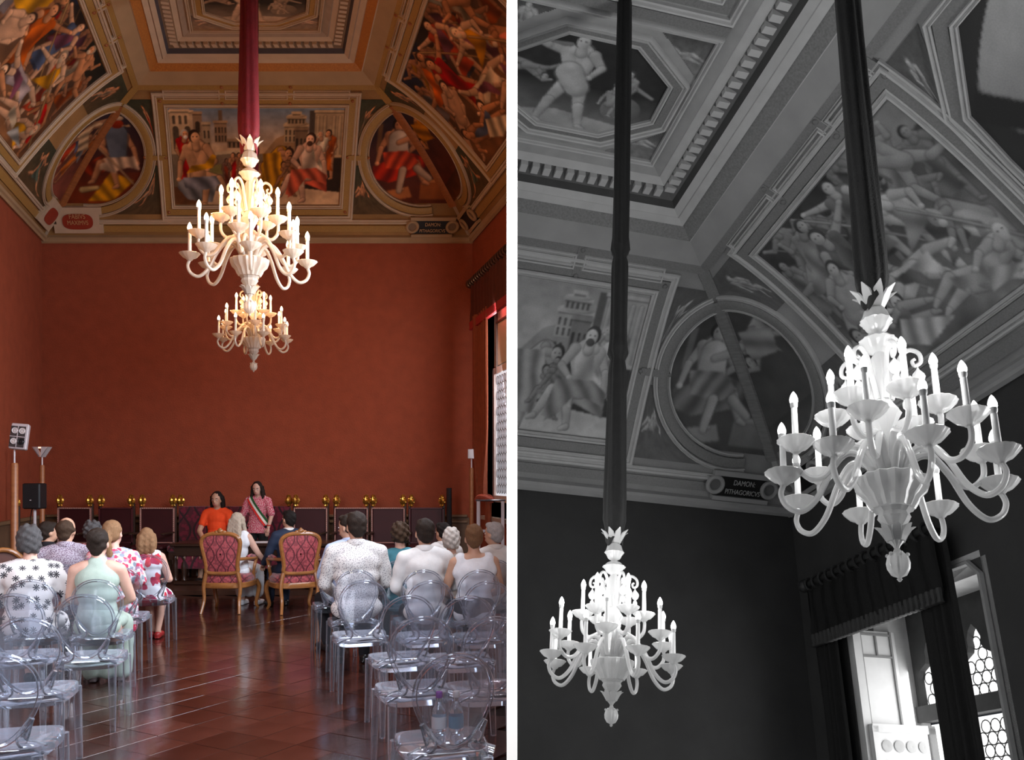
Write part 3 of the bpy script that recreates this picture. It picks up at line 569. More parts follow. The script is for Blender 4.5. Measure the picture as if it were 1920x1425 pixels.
        sheet(room, 'fresco', sd, lambda i: yb, lambda i: yf, ic, idn, 210, 160, BATTLE[0 if e < 0 else 1], .012, ceil, 'painted battle scene on the '+('left' if e < 0 else 'right')+' cove', e < 0)
        def rect2(o, ya=yb, yc=yf, ia=ic, id_=idn): return dense([(sd, ya-o, ia-o*.75), (sd, yc+o, ia-o*.75), (sd, yc+o, id_+o), (sd, ya-o, id_+o)], True)
        strip(room, 'inner_moulding', rect2(.035), roundp(.06, .05), white, ceil, True); strip(room, 'gilt_band', rect2(.105), flatp(.09, .03), gold, ceil, True); strip(room, 'outer_moulding', rect2(.18), roundp(.07, .055), white, ceil, True)
        for j in range(3):
            y1 = yf+.1-j*.86; y0 = max(y1-.76, yb-.1)
            strip(room, 'panel_moulding', dense([(sd, y0, iT-.0), (sd, y1, iT-.0), (sd, y1, iT+.075), (sd, y0, iT+.075)], True), roundp(.04, .05), white, ceil, True)
            strip(room, 'gilt_tag', dense([(sd, y0-.05, iT-.06), (sd, y0-.05, iG+.03)]), flatp(.08, .035), gold, ceil); boss(sd, y0-.05, iG); boss(sd, y0-.05, iT-.06)
        tri('', sd, lambda i: yf+.24, lambda i: max(D-gx(i), yf+.26), im+.25, iT-.0, 2); tri('', sd, lambda i: yf+.24, lambda i: max(D-gx(i), yf+.26), iW+.02, im-.25, 3)
        # the next bay: an angled frame, a putto and a further scene
        sh_ = yb-11.2; fr = [(sd, 9.3+sh_, 1.649), (sd, 10.53+sh_, 1.649), (sd, 10.97+sh_, 1.217), (sd, 11.0+sh_, .875), (sd, 11.0+sh_, .36)]
        sheet(room, 'fresco', sd, lambda i: 7.6+sh_, lambda i: sh_+float(np.interp(i, [.36, .875, 1.217, 1.6], [10.93, 10.92, 10.89, 10.5])), .36, 1.6, 130, 110, VESSEL, .012, ceil, 'painted scene with a pale vault and dark beams')
        strip(room, 'gilt_band', dense(fr), flatp(.10, .03), gold, ceil)
        for q in (-.07, .07): strip(room, 'angled_moulding', dense([(a_, b_+q*(.75 if n_ > 0 else 0), c_2+q*(.9 if n_ < 2 else .45 if n_ == 2 else .1)) for n_, (a_, b_, c_2) in enumerate(fr)]), roundp(.055, .055), white, ceil)
        sheet(room, 'putto_panel', sd, lambda i: sh_+float(np.interp(i, [1.2, 1.3, 1.78], [11.0, 10.98, 10.6])), lambda i: sh_+11.03, 1.22, 1.76, 40, 40, PUTTI[1], .008, ceil)
    # plaques under the roundels
    plq = pm('plaque_red', (.30, .035, .015), .6); blk = pm('plaque_black', (.012, .01, .01), .5); let = pm('plaque_letter', (.50, .30, .14), .6)
    def plaque(side, c, wdt, ii0, ii1, fieldmat, scroll, text=None, body=white):
        pr = tag(bpy.data.objects.new('plaque', None), None); COL.objects.link(pr); pr.parent = ceil
        pr['label'] = ('dark name plaque with ring scrolls' if scroll else 'pale name plaque with red oval field')
        im_ = (ii0+ii1)/2; h = abs(float(np.linalg.norm(cove(side, c, ii1)-cove(side, c, ii0)))); o = cove(side, c, im_); nn = cove(side, c, im_, .02)-o; nn /= np.linalg.norm(nn); up = cove(side, c, ii1)-cove(side, c, ii0); up /= np.linalg.norm(up); rt = np.cross(up, nn)
        def wm(mb, name, mat):
            V = np.array(mb.v); mb.v = [tuple(p) for p in room.w(o+V[:, :1]*rt+V[:, 1:2]*(-nn)+V[:, 2:]*up)]; return mb.build(name, mat, pr)
        w2, h2 = wdt/2, h/2
        if not scroll:
            pts = [(-w2,h2),(w2,h2),(w2,h2*.45),(w2*.86,h2*.45),(w2*.86,-h2*.3),(w2,-h2*.3),(w2,-h2),(-w2,-h2),(-w2,-h2*.3),(-w2*.88,-h2*.3),(-w2*.88,h2*.3),(-w2,h2*.3)]
            wm(MB().poly(pts, .10, 'y', t=(0, -.03, 0)), 'plaque_body', body)
            ov = [(w2*.62*math.copysign(abs(math.cos(t))**.55, math.cos(t)), h2*.6*math.copysign(abs(math.sin(t))**.8, math.sin(t))-h2*.08) for t in np.linspace(0, 2*PI, 41)[:-1]]
            wm(MB().poly(ov, .02, 'y', t=(0, -.085, 0)), 'plaque_field', fieldmat)
        else:
            wm(MB().poly([(-w2*.8,h2*.7),(w2*.8,h2*.7),(w2*.8,-h2*.7),(-w2*.8,-h2*.7)], .08, 'y', t=(0, -.02, 0)), 'plaque_field', fieldmat)
            mb = MB(); mb.box((0, -.03, h2*.82), (wdt*.9, .12, h*.17)); mb.box((0, -.03, -h2*.86), (wdt*.82, .12, h*.14)); wm(mb, 'plaque_border', body)
            for e in (-1, 1):
                mb = MB(); rr = h2*.52; mb.tube([(e*w2*.8+rr*math.cos(t), -.07, rr*math.sin(t)) for t in np.linspace(0, 2*PI, 21)[:-1]], .026, 8, closed=True); wm(mb, 'scroll_ring', body)
                mb = MB(); mb.poly([(e*w2*.8+rr*math.cos(t), rr*math.sin(t)) for t in np.linspace(0, 2*PI, 21)[:-1]], .06, 'y', t=(0, -.035, 0)); wm(mb, 'scroll_field', dark)
        for j, (tx, sz, zz) in enumerate(text or []):
            cu = bpy.data.curves.new('t', 'FONT'); cu.body = tx; cu.size = sz; cu.align_x = 'CENTER'; cu.align_y = 'CENTER'; cu.extrude = .002; to = bpy.data.objects.new('t', cu); COL.objects.link(to)
            me = bpy.data.meshes.new_from_object(to.evaluated_get(bpy.context.evaluated_depsgraph_get())); V = np.array([v.co[:] for v in me.vertices]); Fs = [tuple(p.vertices) for p in me.polygons]; bpy.data.objects.remove(to)
            V = np.stack([V[:, 0]*.78, -.10-V[:, 2], V[:, 1]+zz], 1); mb = MB(); mb.v = V; mb.f = Fs; wm(mb, 'lettering', let)
    ia, ib2 = hitA('b', 150, 434)[1], hitA('b', 150, 386)[1]
    ac, ad = hitA('b', 820, 441)[1], hitA('b', 820, 404)[1]
    if k == 'A':
        plaque('b', hitA('b', 147, 410)[0], .84, ia, ib2, plq, False, [('FABIVS', .13, .1), ('MAXIMVS', .12, -.02), ('DICTATOR', .1, -.13)][:0] or [('FABIVS', .12, .075), ('MAXIMVS', .11, -.035), ('VERRVC', .1, -.135)][:2])
        plaque('l', D-.62, .74, ia, ib2, plq, False)
        plaque('r', D-.66, .72, ac, ad, blk, True, None, cream)
    else: plaque('r', D-.66, .72, ac, ad, blk, True, None, cream)
    plaque('b', XR-.74, .86, ac, ad, blk, True, [('DAMON:', .088, .05), ('PITHAGORICVS', .082, -.06)], cream)
    # stepped cornice between cove and flat ceiling
    steps = [(1.906, 6.001, 1.95, 5.985, cream), (1.95, 5.985, 2.03, 6.04, cream), (2.03, 6.04, 2.14, 6.115, cream), (2.14, 6.115, 2.16, 6.10, white), (2.16, 6.10, 2.275, 6.19, orange), (2.275, 6.19, 2.29, 6.165, white), (2.29, 6.165, 2.36, 6.2, white), (2.36, 6.2, 2.38, 6.185, stone), (2.38, 6.185, 2.44, 6.235, white), (2.44, 6.235, 2.47, 6.30, blue), (2.47, 6.30, 2.51, 6.31, dark),
             (2.51, 6.31, 2.60, 6.355, dark), (2.60, 6.355, 2.62, 6.33, white), (2.62, 6.33, 2.69, 6.37, white), (2.69, 6.37, 2.71, 6.35, stone), (2.71, 6.35, 2.80, 6.40, stone)]
    for a, za, b, zb, m in steps:
        mb = MB(); V = [(XL+a, yn, za), (XL+b, yn, zb), (XL+a, D-a, za), (XL+b, D-b, zb), (XR-a, D-a, za), (XR-b, D-b, zb), (XR-a, yn, za), (XR-b, yn, zb)]
        mb.v = [tuple(p) for p in room.w(V)]; mb.f = ([(0, 1, 3, 2)] if k == 'A' else [])+[(2, 3, 5, 4), (4, 5, 7, 6)]; mb.build('cornice_step', m, ceil, False)
    # rosettes on the gilt frieze
    # dentils: one mesh shared by all of them
    dm = MB().box((0, 0, -.028), (.066, .10, .062)).build('dentil', white, ceil, False); dme = dm.data; bpy.data.objects.remove(dm)
    Mr = Matrix([[1, SK, 0, 0], [0, 1, 0, 0], [0, 0, 1, EYE], [0, 0, 0, 1]]) if k == 'A' else MB_WORLD
    pos = [(x, D-2.555, 0) for x in np.arange(XL+2.58, XR-2.58, .113)]+[(XR-2.555, y, 1) for y in np.arange(D-2.62, 8.6, -.113)]+([(XL+2.555, y, 1) for y in np.arange(D-2.62, 9.5, -.113)] if k == 'A' else [])
    for x, y, r in pos:
        o = bpy.data.objects.new('dentil', dme); COL.objects.link(o); o.parent = ceil; p = room.w([(x, y, 6.352)])[0]
        Rm = Mr.to_3x3() if k == 'B' else Matrix.Identity(3)
        o.matrix_world = Matrix.Translation(p) @ (Rm.to_4x4()) @ Matrix.Rotation(PI/2*r if k == 'B' else (PI/2*r+(math.atan(-SK) if r else 0)), 4, 'Z')
    # flat of the ceiling
    zf = 6.40; mb = MB(); V = [(XL+2.8, yn, zf), (XR-2.8, yn, zf), (XR-2.8, D-2.8, zf), (XL+2.8, D-2.8, zf)]; mb.v = [tuple(p) for p in room.w(V)]; mb.f = [(0, 1, 2, 3)]; mb.build('ceiling_panel', stone, ceil, False)
    V = [(XL-.3, yn-.2, 6.75), (XR+.3, yn-.2, 6.75), (XR+.3, D+.3, 6.75), (XL-.3, D+.3, 6.75)]; mb = MB(); mb.v = [tuple(p) for p in room.w(V)]; mb.f = [(0, 1, 2, 3)]; mb.build('attic_deck', dark, ceil, False)
    def flat(name, pts, canvas, z, label=None, n=60, flip=False):
        P = np.array(pts); x0, y0 = P.min(0); x1, y1 = P.max(0); gx, gy = np.meshgrid(np.linspace(x0, x1, n), np.linspace(y0, y1, n)); inside = lambda x, y: sum(((P[q-1][1] > y) != (P[q][1] > y)) and (x < P[q-1][0]+(y-P[q-1][1])*(P[q][0]-P[q-1][0])/(P[q][1]-P[q-1][1]+1e-12)) for q in range(len(P))) % 2
        idx = np.arange(n*n).reshape(n, n); Fq = []
        for r in range(n-1):
            for c in range(n-1):
                if inside((gx[r, c]+gx[r, c+1])/2, (gy[r, c]+gy[r+1, c])/2): Fq.append((idx[r, c], idx[r, c+1], idx[r+1, c+1], idx[r+1, c]))
        u = (gx.ravel()-x0)/(x1-x0); v = (y1-gy.ravel())/(y1-y0)
        col = canvas.sample((1-u if flip else u)*canvas.asp, v)*(np.array([1.12, .82, .58]) if k == 'A' else 1)
        if k == 'B': col = np.repeat((col@np.array([.3, .59, .11]))[:, None], 3, 1)
        o = mesh_np(name, room.w(np.stack([gx.ravel(), gy.ravel(), np.full(n*n, z)], 1)), Fq, vcm(), ceil, True, col)
        if label: o['label'] = label
    def fl(pts, prof, mat, name, closed=True): strip(room, name, [(x, y, zf, 0, 0, -1) for x, y in pts], prof, mat, ceil, closed, True)
    OC = [(.2, 12.83), (.69, 12.5), (.69, 12.0), (.2, 11.62), (-.5, 11.62), (-1.0, 12.0), (-1.0, 12.5), (-.5, 12.83)]; occ = np.array([-.155, 12.23])
    sc = lambda f: [tuple(occ+(np.array(p)-occ)*f) for p in OC]
    flat('fresco', sc(.86), OCTA, zf-.006, 'dark octagonal painting of a striding nude figure', 110)
    fl(sc(.84), roundp(.04, .045), white, 'octagon_moulding'); fl(sc(.91), flatp(.07, .035), gold, 'octagon_band'); fl(sc(.985), roundp(.055, .06), white, 'octagon_moulding')
    x0, x1, y1_, y0_ = XL+2.83, XR-2.83, D-2.83, 11.5
    for j, (cx, cy) in enumerate(((x1-.02, y1_), (x0+.02, y1_), (x1-.02, y0_+.02), (x0+.02, y0_+.02))):
        e = 1 if cx > CX else -1; f = 1 if cy > 12 else -1
        flat('corner_fresco', [(cx, cy), (cx-e*.5, cy), (cx-e*.36, cy-f*.1), (cx-e*.05, cy-f*.36), (cx, cy-f*.42)], SMALL[j], zf-.006, None, 34, e > 0)
    fl([(x0, y1_), (x1, y1_), (x1, y0_), (x0, y0_)], roundp(.05, .05), white, 'bay_moulding')
    fl([(x0-.02, 11.4), (x1+.02, 11.4)], flatp(.09, .04), gold, 'bay_band', False); fl([(x0, 11.32), (x1, 11.32), (x1, 8.4), (x0, 8.4)], roundp(.06, .05), white, 'bay_moulding'); fl([(x0+.1, 11.22), (x1-.1, 11.22), (x1-.1, 8.5), (x0+.1, 8.5)], flatp(.07, .03), gold, 'bay_band'); fl([(x0+.16, 11.16), (x1-.16, 11.16), (x1-.16, 8.56), (x0+.16, 8.56)], roundp(.045, .045), white, 'bay_moulding')
    flat('fresco', [(x0+.17, 8.57), (x1-.17, 8.57), (x1-.17, 11.15), (x0+.17, 11.15)], SMALL[4], zf-.006, 'painting of pale draped figures in the second ceiling bay', 80)
    # walls
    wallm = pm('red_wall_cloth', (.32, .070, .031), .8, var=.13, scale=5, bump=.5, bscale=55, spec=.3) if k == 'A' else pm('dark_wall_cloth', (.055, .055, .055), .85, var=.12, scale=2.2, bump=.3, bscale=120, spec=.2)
    zb = FLOOR if k == 'A' else -4.0
    def quad(name, V, mat, thick):
        n = len(V); V = np.array(V, float); W_ = np.concatenate([V, V+np.array(thick)]); mb = MB(); mb.v = [tuple(p) for p in room.w(W_)]; mb.f = [tuple(range(n)), tuple(range(2*n-1, n-1, -1))]+[(j, (j+1) % n, (j+1) % n+n, j+n) for j in range(n)]; return tag(mb.build(name, mat, None, False), None, None, None, 'structure')
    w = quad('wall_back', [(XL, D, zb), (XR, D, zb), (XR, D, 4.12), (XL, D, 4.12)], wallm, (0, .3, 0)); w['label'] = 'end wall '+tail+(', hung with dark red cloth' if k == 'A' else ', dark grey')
    # right wall with the tall window opening
    wy0, wy1, wz1 = (12.92, 15.0, 2.75) if k == 'B' else (12.4, 14.75, 2.9)
    zs = -1.2 if k == 'B' else -.62
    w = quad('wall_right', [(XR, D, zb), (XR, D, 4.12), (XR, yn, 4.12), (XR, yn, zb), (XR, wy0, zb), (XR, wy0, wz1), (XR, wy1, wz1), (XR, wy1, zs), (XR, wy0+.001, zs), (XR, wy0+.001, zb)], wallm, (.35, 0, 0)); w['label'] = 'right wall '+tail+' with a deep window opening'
    if k == 'A':
        w = quad('wall_left', [(XL, yn-2, zb), (XL, D, zb), (XL, D, 4.12), (XL, yn-2, 4.12)], wallm, (-.3, 0, 0)); w['label'] = 'left wall of the colour view, hung with red cloth'
    GRAY = False
PIAZZA = paint_piazza(); BATTLE = [paint_battle(3, True), paint_battle(11, False)]; TONDO = [paint_tondo(j) for j in range(4)]; PUTTI = [paint_putto(j) for j in range(4)]; OCTA = paint_octagon(); SMALL = [paint_small(j) for j in range(5)]; VESSEL = paint_vessel()
build_hall(A); build_hall(B)
plm = pm('white_wall_paint', (.93, .93, .93), .8, var=.01, bump=0)
o = tag(MB().box((0, 9.55, 4), (.0306, 13.9, 26)).build('wall_partition', plm, None, False), 'white partition wall between the two halves, seen end on', None, None, 'structure')
# ---------------------------------------------------------------- chandeliers
ANG = math.atan(-SK)
def make_chandelier(name, label, M, gray, lampcol, lampw):
    global GRAY
    GRAY = gray; t = thing(name, label, 'chandelier', M=M)
    g = milky_glass(); wax = pm('candle_tube', (.80, .70, .56), .4, var=.03); blb = pm('bulb_light', (1, .80, .55) if not gray else (1, 1, 1), emit=5 if not gray else 3); soc = pm('bulb_socket', (.55, .5, .42), .4)
    def L(nm, prof, n=28, rib=0, ribs=0): return MB().lathe(prof, n, rib=rib, ribs=ribs).build(nm, g, t)
    L('bowl', [(.05,-.125),(.085,-.12),(.10,-.095),(.11,-.07),(.135,-.045),(.148,-.01),(.15,.01),(.142,.018),(.13,.0),(.1,-.05),(.03,-.07)], 64, .05, 16)
    L('lower_cone', [(.035,-.2),(.05,-.185),(.066,-.16),(.06,-.14),(.075,-.122),(.05,-.12)], 32, .05, 12)
    mb = MB()
    for k in range(8):
        a = 2*PI*k/8; R_ = rotm(0, 0, a); mb.loft([[(r-.006, -w, z), (r-.006, w, z), (r+.006, w*.7, z), (r+.006, -w*.7, z)] for r, w, z in ((.03,.018,-.265),(.045,.026,-.235),(.062,.022,-.21),(.078,.004,-.20))], R_)
    mb.lathe([(.008,-.30),(.014,-.285),(.03,-.265),(.042,-.235),(.038,-.205)], 24, rib=.06, ribs=12); mb.build('leaf_skirt', g, t)
    mb = MB(); mb.lathe([(.004,-.43),(.012,-.42),(.03,-.412),(.044,-.385),(.047,-.36),(.04,-.33),(.026,-.315),(.016,-.31),(.01,-.295)], 32, rib=.06, ribs=12); mb.lathe([(.004,-.44),(.012,-.43),(.004,-.42)], 12)
    for k in range(6): a = 2*PI*k/6; mb.ball((.04*math.cos(a), .04*math.sin(a), -.325), .009, 6, 5)
    mb.build('ball_finial', g, t)
    L('stem', [(.045,.0),(.05,.05),(.036,.12),(.042,.2),(.03,.26),(.055,.31),(.07,.34),(.05,.37),(.034,.4),(.04,.48),(.03,.56),(.036,.62),(.02,.65)], 24, .06, 8)
    L('upper_knob', [(.014,.745),(.02,.755),(.044,.77),(.058,.80),(.072,.815),(.06,.835),(.05,.87),(.03,.885),(.02,.89)], 32, .05, 12)
    L('lower_knob', [(.016,.645),(.03,.65),(.055,.665),(.066,.69),(.085,.705),(.07,.715),(.05,.735),(.02,.75)], 32, .05, 12)
    mb = MB()
    for k in range(8):
        R_ = rotm(0, 0, 2*PI*k/8+.2); mb.loft([[(r-.004, -w, z), (r-.004, w, z), (r+.004, w*.8, z), (r+.004, -w*.8, z)] for r, w, z in ((.035,.02,.885),(.055,.026,.925),(.075,.022,.96),(.105,.003,.985))], R_)
    mb.lathe([(.03,.88),(.04,.91),(.04,.94)], 16); mb.build('crown_leaves', g, t)
    # curls with drops
    cm = MB(); cp = spline([(.035,0,.4),(.06,0,.5),(.085,0,.6),(.125,0,.635),(.165,0,.61),(.17,0,.565),(.145,0,.55),(.135,0,.575),(.15,0,.585)], 5); m = len(cp); cm.tube(cp, [.013-.006*q/m for q in range(m)], 8); cc = cm.build('curl', g, t)
    dm = MB(); dm.lathe([(.002,.545),(.006,.53),(.024,.505),(.028,.49),(.02,.468),(.005,.455),(.01,.45),(.016,.436),(.014,.42),(.004,.405)], 14, t=(.155,0,0), rib=.06, ribs=7); dr = dm.build('drop', g, cc)
    for k in range(1, 6): c2 = copy_tree(cc, t); c2.rotation_euler = (0, 0, 2*PI*k/6)
    cc.rotation_euler = (0, 0, 0)
    # arms: three tiers
    def arm(path, r, z, first, cnt, a0, zj=0):
        am = MB(); sp = spline([(x, 0, q) for x, q in path], 6); am.tube(sp, [.0165-.004*min(1, j/len(sp)*1.2) for j in range(len(sp))], 9); a = am.build('arm', g, t)
        pn = MB(); pn.lathe([(.012,z-.03),(.022,z-.022),(.03,z-.012),(.05,z-.004),(.066,z+.012),(.082,z+.03),(.078,z+.034),(.06,z+.018),(.03,z+.006),(.012,z+.004)], 56, t=(r, 0, 0), rib=.022, ribs=14); pan = pn.build('drip_pan', g, a)
        hh = .19; cn = MB(); cn.lathe([(.016,z),(.0145,z+.02),(.0135,z+hh),(.010,z+hh+.004)], 12, t=(r, 0, 0)); cn.build('candle', wax, a)
        s_ = MB(); s_.lathe([(.011,z+hh),(.016,z+hh+.012),(.0175,z+hh+.026),(.012,z+hh+.03)], 12, t=(r, 0, 0)); s_.build('socket', soc, a)
        b_ = MB(); b_.lathe([(.013,z+hh+.026),(.0185,z+hh+.036),(.019,z+hh+.048),(.014,z+hh+.066),(.007,z+hh+.08),(.001,z+hh+.088)], 12, t=(r, 0, 0)); b_.build('bulb', blb, a)
        a.rotation_euler = (0, 0, a0)
        for k in range(1, cnt): c2 = copy_tree(a, t); c2.rotation_euler = (0, 0, a0+2*PI*k/cnt)
    arm([(.06,.04),(.11,.12),(.18,.135),(.25,.05),(.315,-.08),(.385,-.145),(.445,-.125),(.47,-.07),(.455,-.02)], .455, .0, 0, 8, .2)
    arm([(.05,.04),(.10,.15),(.16,.17),(.225,.10),(.285,.02),(.345,.005),(.395,.05),(.405,.10),(.40,.13)], .40, .15, 0, 6, .5)
    arm([(.035,.04),(.05,.16),(.075,.22),(.12,.2),(.17,.18),(.215,.22),(.225,.28),(.22,.31)], .22, .33, 0, 6, .05)
    GRAY = False
    for k in range(6):                                             # the light of the bulbs, gathered in six points among them
        o = lamp('chandelier_glow', 'POINT', (0, 0, 0), lampw/6, lampcol, shadow_soft_size=.05*t.matrix_world.to_scale().x); o.location = t.matrix_world @ Vector((.33*math.cos(k*PI/3+.75), .33*math.sin(k*PI/3+.75), .44))
    return t
def make_sleeve(name, label, M, length, r0, r1, seams, gray, seed):
    global GRAY
    GRAY = gray; v = velvet('red_velvet', (.125, .003, .006), .08) if not gray else velvet('dark_velvet', (.012, .012, .012), .25); GRAY = False
    r = np.random.default_rng(seed); n, m = 40, 90; V = []; ph = r.random(4)*6
    for j in range(m+1):
        z = 1.0*j/m*length+.955; tt = j/m; rad = r0+(r1-r0)*tt; fl = max(0, 1-j/5); rad = rad*(1+.30*min(1, j/2)*math.exp(-j/9)-.15*fl); 
        for s_ in seams: rad *= 1-.32*math.exp(-((z-.93-s_)/.035)**2)+.18*math.exp(-((z-.93-s_-.09)/.06)**2)
        for q in range(n):
            a = 2*PI*q/n; f = 1+.10*math.sin(3*a+ph[0]+z*.8)+.07*math.sin(5*a+ph[1]-z*1.1)+.05*math.sin(9*a+ph[2]+z*2)+.05*fl*math.sin(7*a+4*z*9)
            V.append((rad*f*math.cos(a), rad*f*math.sin(a), z-(.05*fl*(1+math.sin(2*a+1)) if j == 0 else 0)))
    Fs = [(j*n+q, j*n+(q+1) % n, (j+1)*n+(q+1) % n, (j+1)*n+q) for j in range(m) for q in range(n)]
    t = thing(name, label, 'sleeve', M=M); mb = MB(); mb.v = V; mb.f = Fs; mb.build('velvet_tube', v, t, True, 180)
    mb = MB(); mb.tube([(0, 0, .9), (0, 0, .93+length)], .012, 8); mb.build('chain', pm('chain_iron', (.05, .045, .04), .4, .8), t); return t
def hangA(X, Y, Z): return Matrix.Translation(A.w([(X, Y, Z)])[0])
def hangB(X, Y, Z, s, phi): return Matrix.Translation(B.w([(X, Y, Z)])[0]) @ Matrix.Rotation(phi, 4, 'Y') @ MB_WORLD.to_3x3().to_4x4() @ Matrix.Diagonal((s, s, s, 1))
XA1 = (468-500)/1700*7.3; ZA1 = (895-490)/1700*7.3; XA2 = (475.5-500)/1700*12.1; ZA2 = (895-636)/1700*12.1
make_chandelier('chandelier', 'larger lit glass chandelier of the colour view, hanging nearer and higher on a red sleeve', hangA(XA1, 7.3, ZA1) @ Matrix.Rotation(.1, 4, 'Z'), False, (1, .60, .29), CHA)
make_chandelier('chandelier', 'smaller lit glass chandelier of the colour view, hanging lower before the red end wall', hangA(XA2, 12.1, ZA2) @ Matrix.Rotation(.35, 4, 'Z'), False, (1, .60, .29), CHA)
make_sleeve('chandelier_sleeve', 'bright red velvet sleeve of the colour view above the nearer chandelier', hangA(XA1, 7.3, ZA1), 6.4-ZA1-.9, .068, .055, [], False, 1)
make_sleeve('chandelier_sleeve', 'red velvet sleeve of the colour view behind the nearer chandelier', hangA(XA2, 12.1, ZA2), 6.4-ZA2-.9, .066, .06, [1.5], False, 2)
_o, _d = B.ray(1148, 1243); _q = _o+5.04*_d; N1, N2 = (-.03, 9.28, 1.65, .84, .062), (_q[0], _q[1], _q[2], .785, .05)
make_chandelier('chandelier', 'larger glass chandelier of the monochrome view, hanging nearer at the right', hangB(*N1) @ Matrix.Rotation(.25, 4, 'Z'), True, (1, 1, 1), CHB)
make_chandelier('chandelier', 'smaller glass chandelier of the monochrome view, hanging lower at the left', hangB(*N2) @ Matrix.Rotation(.6, 4, 'Z'), True, (1, 1, 1), CHB)
make_sleeve('chandelier_sleeve', 'thick dark creased velvet sleeve of the monochrome view above the larger chandelier', hangB(*N1), 4.4, .066, .062, [], True, 3)
make_sleeve('chandelier_sleeve', 'thin dark velvet sleeve of the monochrome view with two gathered seams', hangB(*N2), 5.6, .068, .068, [1.5, 2.5], True, 4)
# ---------------------------------------------------------------- windows, curtains
def bottle_mat(gray, e):
    key = ('bottle', gray)
    if key in _mats: return _mats[key]
    m, N, L = nodes_of('bottle_glass_lit'+('_monochrome' if gray else '')); b = N['Principled BSDF']; b.inputs['Base Color'].default_value = (.5, .5, .5, 1); b.inputs['Roughness'].default_value = .15
    b.inputs['Emission Color'].default_value = (1, 1, 1, 1) if gray else (.78, .84, .93, 1); b.inputs['Emission Strength'].default_value = e; m.cycles.emission_sampling = 'NONE'; _mats[key] = m; return m
def wavy(pts_top, z0, z1, amp, waves, n, mfun=None, th=.012, m=24):
    """hanging cloth between two plan points: rows from z1 down to z0"""
    (xa, ya), (xb, yb) = pts_top; V = []; dx, dy = xb-xa, yb-ya; L = math.hypot(dx, dy); nx, ny = -dy/L, dx/L
    for j in range(m+1):
        v = j/m; z = z1+(z0-z1)*v
        for q in range(n+1):
            u = q/n; w = amp*math.sin(u*waves*2*PI+.6*math.sin(5*v))*(.7+.3*math.sin(9*u+2)); uu = u; o = 0
            if mfun: uu, o = mfun(u, v)
            V.append((xa+dx*uu+nx*(w+o), ya+dy*uu+ny*(w+o), z))
    F1 = [(j*(n+1)+q, j*(n+1)+q+1, (j+1)*(n+1)+q+1, (j+1)*(n+1)+q) for j in range(m) for q in range(n)]
    mb = MB(); mb.v = V; mb.f = F1; return mb
def in_room(mb, room): mb.v = [tuple(p) for p in room.w(mb.v)]; return mb
